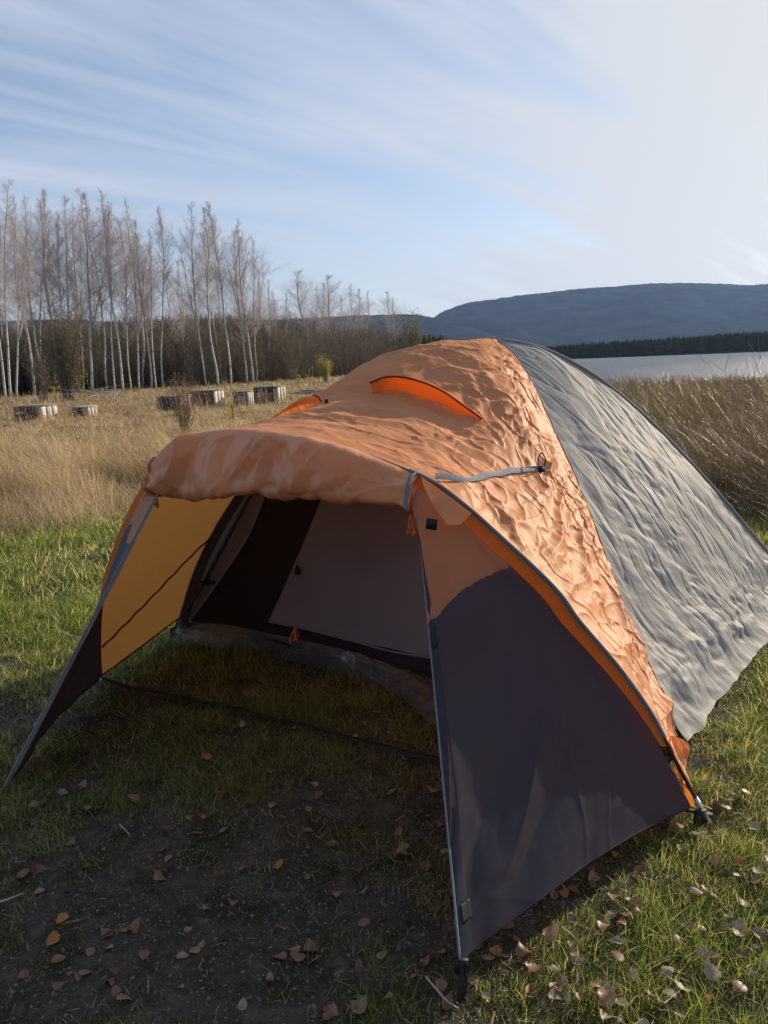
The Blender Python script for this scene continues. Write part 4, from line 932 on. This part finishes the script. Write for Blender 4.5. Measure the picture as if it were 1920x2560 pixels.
def shrub(name, loc, H, spread, stems, tw, leafmat, nleaf, lsize, label, cat, seed, rt=0.012, zlo=0.2, group=None, stem_mat=None, blobs=0):
    rg = np.random.default_rng(seed); x, y = loc; z = float(terrain(x, y))-0.03
    o = empty(name, (x, y, z), label, cat, group)
    V, F = shrub_arrays((np.array([x]), np.array([y]), np.array([z])), np.array([H]), spread, stems, tw, rt=rt, rg=rg)
    mesh('stems', V, F, stem_mat or BROWNST, o, False)
    if nleaf:
        P_ = V.reshape(-1, 6, 3)[:, 3:].mean(1); P_ = P_[stems*2:] if blobs == 0 else P_
        P_ = P_[P_[:, 2] > z+H*zlo]; P_ = P_[rg.integers(0, len(P_), nleaf)]+rg.normal(0, lsize*1.6, (nleaf, 3))
        V, F, A = leaf_cloud(P_, lsize, rg); mesh('foliage', V, F, leafmat, o, False, {'rnd': A})
    return o
def gp_(px, Y): q = AT(px, 900, Y); return (float(q[0]), float(q[1]))
shrub('willow_shrub', gp_(165, 42), 5.2, 0.34, 75, 26, LEAFY, 2300, 0.045, 'tall many-stemmed willow shrub with thin olive leaves left of the birches', 'shrub', 1, rt=0.02)
shrub('willow_shrub', gp_(95, 44), 3.2, 0.34, 30, 22, LEAFY, 500, 0.04, 'lower olive willow shrub just left of the tall willow', 'shrub', 2, rt=0.016)
shrub('yellow_shrub', gp_(812, 62), 2.0, 0.45, 26, 20, YELL, 1500, 0.055, 'small shrub full of yellow-green leaves before the dark thicket', 'shrub', 3)
shrub('rusty_weed', gp_(448, 16.5), 1.25, 0.30, 34, 26, RUST, 3200, 0.014, 'rust-brown bushy weed standing in the straw grass below the boxes', 'plant', 4, rt=0.005, zlo=0.1)
shrub('autumn_tree', gp_(1035, 150), 9.5, 0.30, 24, 26, LEAFY, 3000, 0.16, 'yellowish leafy tree in the thicket just left of the tent top', 'tree', 5, rt=0.04)
for k, (px, Y, H, lab) in enumerate([(775, 48, 1.7, 'yellow-leaved sapling right of the boxes, below the yellow shrub'), (742, 50, 1.2, 'shorter yellow-leaved sapling between the last box and the taller sapling'), (555, 52, 0.9, 'small yellow sapling behind the middle boxes'), (128, 36, 1.3, 'yellow-leaved sapling at the foot of the tall willow'), (200, 38, 1.5, 'yellow sapling right of the tall willow'), (570, 20, 0.7, 'low yellowish sprig in the straw near the tent roof')]):
    shrub('yellow_sapling', gp_(px, Y), H, 0.12, 4, 14, YELL, 90, 0.05, lab, 'sapling', 20+k, rt=0.009, group='yellow-leaved saplings in the field')
# bare bush at the right edge, leaning in over the reeds
def bare_bush(loc, seed, label):
    rg = np.random.default_rng(seed); x, y = loc; z = float(terrain(x, y)); o = empty('bare_bush', (x, y, z), label, 'bush')
    P0, P1, R0, R1 = [], [], [], []
    for i in range(20):
        p = np.array([x+rg.normal(0, .12), y+rg.normal(0, .12), z]); d = np.array([rg.uniform(-0.75, 0.3), rg.uniform(-0.5, 0.4), 1.0]); d /= np.linalg.norm(d); L = rg.uniform(0.7, 1.55)
        for k in range(7):
            d = d+rg.normal(0, 0.05, 3); d /= np.linalg.norm(d); q = p+d*L/7; P0.append(p); P1.append(q); R0.append(.0045*(1-k/8)); R1.append(.0045*(1-(k+1)/8)); p = q
            if k > 1:
                for j in range(2):
                    a = d+rg.normal(0, .4, 3); a /= np.linalg.norm(a); P0.append(p); P1.append(p+a*rg.uniform(.08, .28)); R0.append(.002); R1.append(.0009)
    V, F = prisms(np.array(P0), np.array(P1), np.array(R0), np.array(R1)); mesh('stems', V, F, BROWNST, o, False)
bare_bush(gp_(1990, 6.4), 3, 'bare dark bush with fine straight twigs leaning over the reeds at right')

# ================================================================== grass
STRAW = blade_mat('straw', [(0, (0.09, 0.058, 0.032)), (0.3, (0.27, 0.185, 0.11)), (0.65, (0.50, 0.37, 0.235)), (1, (0.74, 0.60, 0.42))], trans=0.45, tboost=1.25, rough=0.55)
REED = blade_mat('reed', [(0, (0.055, 0.038, 0.024)), (0.4, (0.13, 0.09, 0.055)), (0.8, (0.23, 0.165, 0.10)), (1, (0.42, 0.32, 0.19))], trans=0.3, tboost=1.1, rough=0.45)
GRASS = blade_mat('grass_blades', [(0, (0.055, 0.080, 0.018)), (0.35, (0.135, 0.180, 0.036)), (0.62, (0.25, 0.29, 0.062)), (0.74, (0.36, 0.31, 0.13)), (1, (0.58, 0.48, 0.28))], trans=0.58, tboost=1.7, rough=0.38, spec=0.5)
rg = np.random.default_rng(23)
def wedge(n, r0, r1, a0, a1, p=1.0):
    """points between two radii and two azimuths (degrees right of the view axis), density falling as r^-p"""
    if p == 2: r = r0*(r1/r0)**rg.random(n)
    else: e = 2-p; r = (r0**e+(r1**e-r0**e)*rg.random(n))**(1/e)
    a = np.radians(rg.uniform(a0, a1, n)); return r*np.sin(a), r*np.cos(a), r
def field_edge(x, y): return 6.9+0.35*pn(x*0.6, y*0.6, 12)-0.30*np.clip(x, 0, 4)+0.0*y
def straw_band(n, r0, r1, a0, a1, Hm, Wm, p):
    x, y, r = wedge(n, r0, r1, a0, a1, p)
    e = field_edge(x, y); keep = (r > e)&~water_mask(x, y+2)
    cl_ = fbm(x*0.9, y*0.9, 41, 3); keep &= (rg.random(n) < 0.12+0.88*sstep(-0.45, 0.05, cl_))
    x, y, r, e, cl_ = x[keep], y[keep], r[keep], e[keep], cl_[keep]; k = len(x)
    H = Hm*(0.45+0.55*rg.random(k)+0.75*cl_)*sstep(-0.4, 1.6, r-e)*np.where(rg.random(k) < 0.06, 1.45, 1.0)
    if a1 < 12: H = H*np.interp(r, [14, 19, 45], [1.0, 0.55, 0.75])
    W = Wm*rg.uniform(0.6, 1.4, k)*np.clip(r/9, 0.8, 5)**0.75
    az = rg.random(k)*6.283; lean = np.abs(rg.normal(0.0, 0.28, k)); bend = np.abs(rg.normal(0.25, 0.65, k))
    # common lodging direction in patches
    la = 2.9+1.4*pn(x*0.25, y*0.25, 8); mix_ = rg.random(k) < 0.55; az = np.where(mix_, la+rg.normal(0, 0.5, k), az)
    B = np.stack([x, y, terrain(x, y)-0.02], 1)
    V, F = blades(B, np.clip(H, 0.05, 2), W, az, lean+0.15*mix_, bend, 4, rg.random(k)*6.283)
    A = np.repeat(np.clip(rg.random(k)*0.75+0.35*cl_+0.12, 0, 1), 9); return V, F, A, (x, y, H, B, az, lean, bend)
left = [straw_band(75000, 6.2, 13, -34, 9, 0.44, 0.0050, 0.6), straw_band(75000, 12, 27, -34, 9, 0.36, 0.0055, 1.2), straw_band(55000, 26, 95, -34, 11, 0.34, 0.007, 1.6)]
mb = MB()
for V, F, A, _ in left: mb.add(V, F, A)
# seed plumes on the taller stalks
def plumes(n, r0, r1, a0, a1, H0, H1, size, p):
    x, y, r = wedge(n, r0, r1, a0, a1, p); keep = (r > field_edge(x, y)+0.4)&~water_mask(x, y+2)&(fbm(x*0.5, y*0.5, 61, 3) > -0.25); x, y, r = x[keep], y[keep], r[keep]; k = len(x)
    H = rg.uniform(H0, H1, k); z = terrain(x, y); d = np.stack([rg.normal(-0.12, .12, k), rg.normal(0, .12, k)], 1)
    P0 = np.stack([x, y, z], 1); P1 = P0+np.stack([d[:, 0]*H, d[:, 1]*H, H], 1)
    W = 0.0016*np.clip(r/9, 1, 4)
    V, F = prisms(P0, P1, W, W*0.6)
    m_ = 7; t = rg.uniform(-0.04, 0.16, (k, m_)); c = P1[:, None]+(P0-P1)[:, None]*t[..., None]+rg.normal(0, 0.012, (k, m_, 3)); s0 = c.reshape(-1, 3)
    V2, F2, A2 = leaf_cloud(s0, size, rg); V2 = V2.reshape(-1, 4, 3); cc2 = V2.mean(1, keepdims=True); V2 = (V2-cc2)*np.array([0.6, 0.6, 1.5])+cc2
    return (V, F, np.repeat(rg.uniform(0.5, 1, k), 6)), (V2.reshape(-1, 3), F2, A2*0.5+0.4)
for g in plumes(2600, 7.2, 34, -34, 8, 0.5, 0.9, 0.014, 1.3): mb.add(*g)
tag(mb.build('dry_grass', STRAW, None, False, 'rnd'), kind='stuff')
mb = MB()
for args in [(52000, 5.0, 13, 9, 42, 0.62, 0.0048, 0.6), (52000, 12, 30, 9, 40, 0.66, 0.0065, 1.2), (30000, 28, 70, 9, 40, 0.62, 0.010, 1.4)]:
    V, F, A, _ = straw_band(*args); mb.add(V, F, np.clip(A*0.95, 0, 1))
for g in plumes(3200, 6.5, 40, 9, 40, 0.55, 0.92, 0.016, 1.2): mb.add(*g)
tag(mb.build('reeds', REED, None, False, 'rnd'), kind='stuff')

# short grass -------------------------------------------------------------
def in_poly(x, y, poly):
    ins = np.zeros(x.shape, bool); n = len(poly)
    for i in range(n):
        x1, y1 = poly[i][:2]; x2, y2 = poly[(i+1) % n][:2]
        ins ^= ((y1 > y) != (y2 > y)) & (x < (x2-x1)*(y-y1)/(y2-y1+1e-12)+x1)
    return ins
floor_poly = [FL[:2], FR[:2], BR[:2], BL[:2]]
def bare(x, y):
    """0 bare soil .. 1 full grass"""
    d = fbm(x*2.3, y*2.3, 71, 4)*0.9+fbm(x*9, y*9, 75, 2)*0.35
    def blob(cx, cy, rx, ry): return np.exp(-(((x-cx)/rx)**2+((y-cy)/ry)**2))
    s = 0.62-0.80*blob(-0.45, 1.62, 0.50, 0.42)-0.55*blob(-0.15, 2.25, 0.28, 0.18)-0.45*blob(-1.0, 1.9, 0.5, 0.28)-0.42*blob(-1.75, 2.9, 0.35, 0.16)-0.3*blob(0.15, 1.75, 0.3, 0.2)
    s = s+0.35*sstep(0.35, 0.9, x)+0.35*sstep(3.1, 3.8, y)+0.10*blob(0.15, 1.45, 0.2, .12)
    return np.clip(s+d*0.75, 0, 1)
def turf(n, r0, r1, a0, a1, H0, H1, W, p, seed, dryb=0.0):
    x, y, r = wedge(n, r0, r1, a0, a1, p); c = bare(x, y)
    tuft = fbm(x*7, y*7, 81, 2)
    keep = (rg.random(n) < (0.04+0.96*c)*(0.55+0.6*sstep(-0.4, 0.3, tuft)))&(r < field_edge(x, y)+0.9)&~in_poly(x, y, floor_poly)
    x, y, r, c, tuft = x[keep], y[keep], r[keep], c[keep], tuft[keep]; k = len(x)
    lush = fbm(x*1.1, y*1.1, 91, 3)
    dl = np.abs((x-FR[0])*(BR[1]-FR[1])-(y-FR[1])*(BR[0]-FR[0]))/float(np.linalg.norm(BR-FR)); nearw = 0.4+0.6*sstep(0.03, 0.16, dl)
    dl2 = np.abs((x-AL[0])*(AR[1]-AL[1])-(y-AL[1])*(AR[0]-AL[0]))/ALen; nearw = nearw*(0.45+0.55*sstep(0.01, 0.08, dl2))
    H = nearw*(H0+(H1-H0)*rg.random(k)**1.5)*(0.55+0.6*c+0.45*np.clip(tuft+lush, -0.6, 1)); H = np.clip(H, 0.012, 0.3)
    az = rg.random(k)*6.283; lean = np.abs(rg.normal(0, 0.45, k)); bend = np.abs(rg.normal(0.2, 0.5, k))
    B = np.stack([x, y, terrain(x, y)-0.003], 1)
    V, F = blades(B, H, W*rg.uniform(0.6, 1.4, k)*np.clip(r/3, 0.8, 2.4), az, lean, bend, 3, rg.random(k)*6.283)
    rd_ = rg.random(k); dry = rd_ < (0.27+dryb-0.18*lush)
    A = np.where(dry, rg.uniform(0.68, 1.0, k), np.clip(rg.random(k)*0.6+0.12*lush, 0, 0.66)); return V, F, np.repeat(A, 7)
mb = MB()
for a in [(150000, 1.15, 3.0, -36, 36, 0.018, 0.060, 0.0022, 0.3, 1), (120000, 2.8, 5.0, -36, 38, 0.03, 0.085, 0.0026, 0.4, 2), (90000, 4.8, 8.2, -36, 40, 0.04, 0.12, 0.0034, 0.5, 3)]:
    V, F, A = turf(*a); mb.add(V, F, A)
tag(mb.build('short_grass', GRASS, None, False, 'rnd'), kind='stuff')
# flat dead blades and moss litter close to the camera
mb = MB(); x, y, r = wedge(36000, 1.15, 5.5, -36, 38, 0.8); keep = ~in_poly(x, y, floor_poly)&(rg.random(len(x)) < 0.12+0.88*bare(x, y)); x, y, r = x[keep], y[keep], r[keep]; k = len(x)
az = rg.random(k)*6.283; L_ = rg.uniform(0.006, 0.034, k); z = terrain(x, y)+rg.uniform(0.003, 0.02, k)
P0 = np.stack([x, y, z], 1); P1 = P0+np.stack([np.cos(az)*L_, np.sin(az)*L_, rg.normal(0, 0.006, k)], 1)
V, F = prisms(P0, P1, 0.0009, 0.0004); A = np.repeat(rg.uniform(0.0, 1, k)**2.2*0.9, 6)
tag(mesh('grass_litter', V, F, STRAW, None, False, {'rnd': A}), kind='stuff')
# grit
GRIT = simple('grit', (0.125, 0.108, 0.092), 0.9, var=0.6, scale=60)
x, y, r = wedge(60000, 1.15, 4.0, -36, 36, 0.8); c = bare(x, y); keep = (rg.random(len(x)) < (1-c))&~in_poly(x, y, floor_poly); x, y = x[keep], y[keep]; k = len(x)
octv = np.array([[1, 0, 0], [0, 1, 0], [-1, 0, 0], [0, -1, 0], [0, 0, .7], [0, 0, -.7]], float); octf = np.array([[0, 1, 4], [1, 2, 4], [2, 3, 4], [3, 0, 4], [1, 0, 5], [2, 1, 5], [3, 2, 5], [0, 3, 5]])
s = 0.0014+0.0065*rg.random(k)**5; V = (octv[None]*s[:, None, None]*rg.uniform(0.6, 1.3, (k, 6, 1)))+np.stack([x, y, terrain(x, y)+0.001], 1)[:, None]
tag(mesh('grit', V.reshape(-1, 3), ((np.arange(k)*6)[:, None, None]+octf[None]).reshape(-1, 3), GRIT, None, False), kind='stuff')

# ================================================================== fallen leaves
def leaf_mat(name, cols, tr=0.25):
    m, nt, out = new_mat(name); oi = N(nt, 'ShaderNodeObjectInfo'); tc = N(nt, 'ShaderNodeTexCoord')
    n = N(nt, 'ShaderNodeTexNoise'); n.inputs['Scale'].default_value = 90; n.inputs['Detail'].default_value = 4; Lk(nt, tc.outputs['Object'], n.inputs[0])
    c = ramp(nt, oi.outputs['Random'], cols); c = mixc(nt, 0.55, c, ramp(nt, n.outputs[0], [(0.3, (0.5, 0.45, 0.4)), (0.7, (1, 1, 1))]), 'MULTIPLY')
    d = N(nt, 'ShaderNodeBsdfPrincipled'); d.inputs['Roughness'].default_value = 0.5; Lk(nt, c, d.inputs['Base Color'])
    t = N(nt, 'ShaderNodeBsdfTranslucent'); Lk(nt, c, t.inputs[0]); mx = N(nt, 'ShaderNodeMixShader'); mx.inputs[0].default_value = tr
    Lk(nt, d.outputs[0], mx.inputs[1]); Lk(nt, t.outputs[0], mx.inputs[2]); Lk(nt, mx.outputs[0], out.inputs[0]); return m
LF1 = leaf_mat('brown_leaf', [(0, (0.20, 0.10, 0.06)), (0.4, (0.33, 0.17, 0.10)), (0.75, (0.42, 0.26, 0.17)), (1, (0.28, 0.20, 0.15))])
LF2 = leaf_mat('pale_leaf', [(0, (0.30, 0.23, 0.17)), (0.5, (0.45, 0.35, 0.26)), (1, (0.33, 0.20, 0.12))])
LF3 = leaf_mat('orange_leaf', [(0, (0.45, 0.17, 0.05)), (1, (0.55, 0.24, 0.06))])
def leaf_mesh(seed, mat):
    rg = np.random.default_rng(seed); nu_, nv_ = 9, 7; P = np.zeros((nu_, nv_, 3))
    cu, cv_ = rg.normal(0, 9), rg.normal(0, 16); tw = rg.normal(0, 12)
    for i in range(nu_):
        u = i/(nu_-1); wv_ = 0.46*math.sin(math.pi*min(1, u**0.72))**0.75*(1-0.25*u)
        wv_ *= 1+rg.normal(0, 0.05)
        for j in range(nv_):
            v = j/(nv_-1)*2-1; x = (u-0.5)*0.042; y = v*wv_*0.042*rg.uniform(0.93, 1.04); P[i, j] = (x, y, cu*x*x+cv_*y*y+tw*x*y+rg.normal(0, 0.0005)+abs(v)*0.002)
    P[..., 2] -= P[..., 2].min(); V = P.reshape(-1, 3); F = gridf(nu_, nv_)
    sv, sf = tube(np.array([[-0.021, 0, P[0, 3, 2]], [-0.029, 0.003, P[0, 3, 2]+.002], [-0.037, 0.004, P[0, 3, 2]]]), 0.0006, 4, cap=False)
    return mesh('fallen_leaf', np.vstack([V, sv]), [F, sf[0]+len(V)], mat, None, True)
LV = {k: [leaf_mesh(10*k+i, mt) for i in range(6)] for k, mt in ((1, LF1), (2, LF2), (3, LF3))}
used = set()
LP = """119,1952 208,1969 336,2001 223,2030 417,2079 492,2088 402,2129 399,2198 553,2189 605,2175 694,2169 796,1990 923,1990 770,2022 625,2016 770,2082 822,2117 897,2178 61,2186 90,2178 211,2172 153,2299 133,2351 266,2337 339,2322 272,2380 58,2438 136,2473 292,2484 310,2505 286,2432 697,2403 744,2400 775,2375 897,2421 784,2412 830,2537 897,2528 550,1993 1081,1981 980,1984 998,2082 1003,2149 1064,2172 1113,2134 1434,2241 1385,2247 1481,2207 1695,2076 1597,2186 1382,2351 1432,2377 1510,2340 1559,2299 1594,2317 1313,2409 1515,2502 1388,2528 1513,2525 1582,2467 1669,2455 1706,2496 1776,2455 1785,2418 1845,2357 1724,2346 1857,2415 1897,2357 1845,2496 1738,2253 1759,2241 1892,2204 1883,2088 1822,2004 1866,2004 1816,2021 1811,2039 1102,2479 1122,2519 1105,2392 1064,2415 969,2510 1851,2178 624,1748 63,1753 143,1578 633,1892 110,1879 122,1951 333,2001 778,1723 884,1745 905,1759 854,1773 724,1874 884,1856 910,1812 611,1822 454,1886 1077,1834 10,1880 95,1895 240,1880 520,1900 680,1935 60,2010 18,2120 180,2110 450,1985 560,2080 700,1780 310,1760 345,1800"""
pts = [tuple(map(float, p.split(','))) for p in LP.split()]
lrg = np.random.default_rng(77); nfix = len(pts)
while len(pts) < 275:
    px, py = lrg.uniform(-60, 1980), lrg.uniform(1500, 2600)
    if py < 1700 and 300 < px < 1750: continue
    if len(pts) > 215: px, py = lrg.uniform(1180, 1960), lrg.uniform(2060, 2600)
    if (py > 1900 or lrg.random() < 0.45): pts.append((px, py))
for i, (px, py) in enumerate(pts):
    g = G(px, py); 
    if in_poly(np.array([g[0]]), np.array([g[1]]), floor_poly)[0]: continue
    sunny = (px > 1150 and py > 2560-(px-1150)*0.62) or (px < 260 and py < 1740) or px > 1720
    kind = 3 if i in (2, 10, 6, 21, 82) or lrg.random() < 0.05 else (2 if sunny and lrg.random() < 0.6 else 1)
    src = LV[kind][lrg.integers(0, 6)]
    if src.name in used: o = src.copy(); C.objects.link(o); o.name = 'fallen_leaf'
    else: o = src; used.add(src.name)
    s = lrg.uniform(0.62, 1.12)*(1.0 if i < nfix else 0.8); 
    if (px, py) == (624.0, 1748.0): s = 1.9
    o.scale = (s, s*lrg.uniform(0.75, 1.1), s)
    up_ = (0.018 if sunny else 0.003)+0.012*float(bare(np.array([g[0]]), np.array([g[1]]))[0])
    o.location = (g[0], g[1], float(terrain(g[0], g[1]))+up_)
    o.rotation_euler = (lrg.normal(0, 0.30), lrg.normal(0, 0.30), lrg.uniform(0, 6.28))
    cn = {1: 'brown', 2: 'pale dry', 3: 'bright orange'}[kind]
    if (px, py) == (624.0, 1748.0): lab, grp = 'large folded orange leaf on the dark turf inside the porch', None
    else:
        if px < 300 and py < 1740: zone = 'on lawn left of tent'
        elif px > 1500 and py < 2140: zone = 'near the right pole foot'
        elif sunny and px > 1640: zone = 'in the bottom right corner'
        elif sunny: zone = 'in sun below right wing'
        elif px > 960 and py > 2240 and px < 1300: zone = 'beside the front peg cord'
        elif px > 1250: zone = 'under the right wing hem'
        elif py < 1840 and px > 200: zone = 'behind the floor strap'
        elif px < 260 and py < 2140: zone = 'by the left porch wing tip'
        elif px > 900: zone = 'just left of right wing'
        elif py < 2010: zone = 'in front of the floor strap'
        elif py < 2230: zone = 'on bare soil left of centre' if px < 480 else 'on soil in middle foreground'
        elif px < 480: zone = 'in the bottom left corner'
        else: zone = 'on dark soil at the bottom centre'
        sz_ = 'large' if s > 0.95 else 'small' if s < 0.72 else 'middling'
        lab, grp = '%s %s fallen leaf %s' % (sz_, cn, zone), '%s %s leaves %s' % (sz_, cn, zone)
    tag(o, lab, 'leaf', grp)
bylab = {}
for o in C.objects:
    if o.get('category') == 'leaf': bylab.setdefault(o['label'], []).append(o)
nth = 'first second third fourth fifth sixth seventh eighth ninth tenth eleventh twelfth thirteenth fourteenth fifteenth sixteenth seventeenth eighteenth nineteenth twentieth 21st 22nd 23rd 24th 25th 26th 27th 28th 29th 30th 31st 32nd 33rd 34th 35th'.split()
for lab, os_ in bylab.items():
    if len(os_) > 1:
        os_.sort(key=lambda o: o.location.x/max(o.location.y, 0.1))
        for k, o in enumerate(os_): o['label'] = '%s from left of %d %s' % (nth[min(k, 34)], len(os_), lab.replace('fallen leaf', 'leaves'))
for k in LV:
    for o in LV[k]:
        if o.name not in used: bpy.data.objects.remove(o)

# twigs on the ground
TW1 = simple('pale_twig', (0.42, 0.38, 0.34), 0.7, var=0.2, scale=60); TW2 = simple('brown_twig', (0.13, 0.095, 0.07), 0.8, var=0.3, scale=60)
def twig(pxs, r, mat, label, fork=None):
    P = smooth_curve([G(x, y, 0.022+0.012*math.sin(k*1.7)) for k, (x, y) in enumerate(pxs)], 20); mb = MB(); mb.tube(P, np.linspace(r, r*0.5, 20), 6)
    if fork: mb.tube(smooth_curve([G(x, y, 0.02) for x, y in fork], 8), r*0.5, 5)
    tag(mb.build('twig', mat, None, True), label, 'twig')
twig([(1065, 2442), (1090, 2472), (1118, 2503), (1146, 2521)], 0.0028, TW1, 'pale curved twig on the ground beside the front peg cord')
twig([(165, 2308), (200, 2300), (228, 2288)], 0.004, TW2, 'short dark twig lying next to leaves at the lower left')
twig([(-20, 2260), (20, 2248), (60, 2232)], 0.003, TW1, 'thin pale twig at the left edge of the shaded soil')
twig([(300, 2062), (318, 2080), (326, 2092)], 0.0022, TW1, 'small straight pale twig on soil left of centre')
twig([(230, 2140), (250, 2152), (268, 2155)], 0.0022, TW2, 'tiny dark twig above the pale leaves at left')
twig([(1220, 2590), (1228, 2560), (1236, 2530)], 0.004, TW2, 'dark upright-lying twig at the bottom edge right of the peg')

# ================================================================== boxes in the field
DARKP = simple('dark_boards', (0.065, 0.060, 0.070), 0.6, var=0.5, scale=6, bump=0.5); PALE = simple('pale_end_boards', (0.50, 0.46, 0.40), 0.85, var=0.25, scale=9, bump=0.4)  # dark boards for sides and left end, pale ones for the right end
LIDM = simple('weathered_lid', (0.22, 0.20, 0.18), 0.85, var=0.35, scale=7); GREYB = simple('grey_felt', (0.17, 0.18, 0.20), 0.8, var=0.3, scale=5)
def crate(px0, px1, ytop, Y, hz_, label, side=DARKP, endw=0.62, rz=None, lidm=LIDM, lid_over=0.012):
    Y = Y*0.96
    a = AT(px0, ytop, Y); b_ = AT(px1, ytop, Y); Wd = float(b_[0]-a[0]); zt = float((a[2]+b_[2])/2)
    x = float((a[0]+b_[0])/2); zg = float(terrain(x, Y)); H = zt-zg
    rot = -0.42 if rz is None else rz; L_ = Wd*0.86
    o = empty('wooden_box', (x, Y, zg), label, 'box', 'dark wooden boxes in a row in the field'); ca, sa = math.cos(rot), math.sin(rot)
    def put(dx, dy, dz, size, name, mat, tilt=(0, 0)):
        mb = MB(); c = (x+dx*ca-dy*sa, Y+dx*sa+dy*ca, zg+dz); mb.box(c, size, rot, tilt); return mb.build(name, mat, o)
    D_b = L_*0.62; tl = 0.02
    put(0, 0, H*0.47, (L_-0.05, D_b-0.05, H*0.92), 'box_body', side)
    for k in range(3): put(0, -D_b/2+0.012, H*(0.14+0.30*k)+.04, (L_-0.02, 0.028, H*0.297), 'side_board', side)
    for k in range(3): put(L_/2, -D_b/2+D_b*(k+0.5)/3, H*0.48, (0.03, D_b/3-0.006, H*0.90), 'end_board', PALE)
    put(-L_/2, 0, H*0.48, (0.03, D_b, H*0.90), 'end_board', side)
    put(0.01, 0, H*0.97, (L_+2*lid_over, D_b+2*lid_over, 0.03), 'lid', lidm, (tl, 0.03))
crate(36, 138, 1013, 25.5, 40, 'long dark box at the far left end of the row, half sunk in straw')
crate(175, 240, 1016, 26.0, 30, 'small box with a white end between the willow and the left-end box', lidm=PALE)
crate(392, 474, 989, 28, 40, 'dark purplish box behind the rusty weed with a white end')
crate(478, 557, 975, 29.5, 45, 'black box with white slatted end, second left of the grey-topped one')
crate(582, 632, 978, 30, 40, 'smallest box, light grey front upper half and a white end', side=GREYB)
crate(635, 712, 965, 31.5, 45, 'large dark box nearest to the orange tent roof', side=DARKP)
pl_ = empty('plank_pile', AT(795, 990, 32)*np.array([1, 1, 0])+np.array([0, 0, 0.3]), 'low pile of grey weathered planks lying in the grass right of the boxes', 'planks')
for k in range(5):
    mb = MB(); c = AT(790+6*k, 989-2.2*(k % 3), 32+0.3*k); mb.box((c[0], c[1], 0.26+0.05*(k % 3)), (2.2-0.25*k, 0.2, 0.04), 0.05*k-0.1); mb.build('plank', LIDM, pl_)
bw = empty('branch_pile', AT(255, 985, 40)*np.array([1, 1, 0]), 'pile of pale fallen branches at the wood edge behind the boxes', 'branches')
prg = np.random.default_rng(8); P0 = []; P1 = []
for k in range(40):
    c = AT(prg.uniform(225, 290), 985, prg.uniform(38, 42)); c[2] = prg.uniform(0.1, 0.6); d = prg.normal(0, 1, 3)*np.array([1, .6, .25]); P0.append(c); P1.append(c+d*prg.uniform(.3, .9))
V, F = prisms(np.array(P0), np.array(P1), 0.022, 0.008); mesh('branches', V, F, TW1, bw, False)
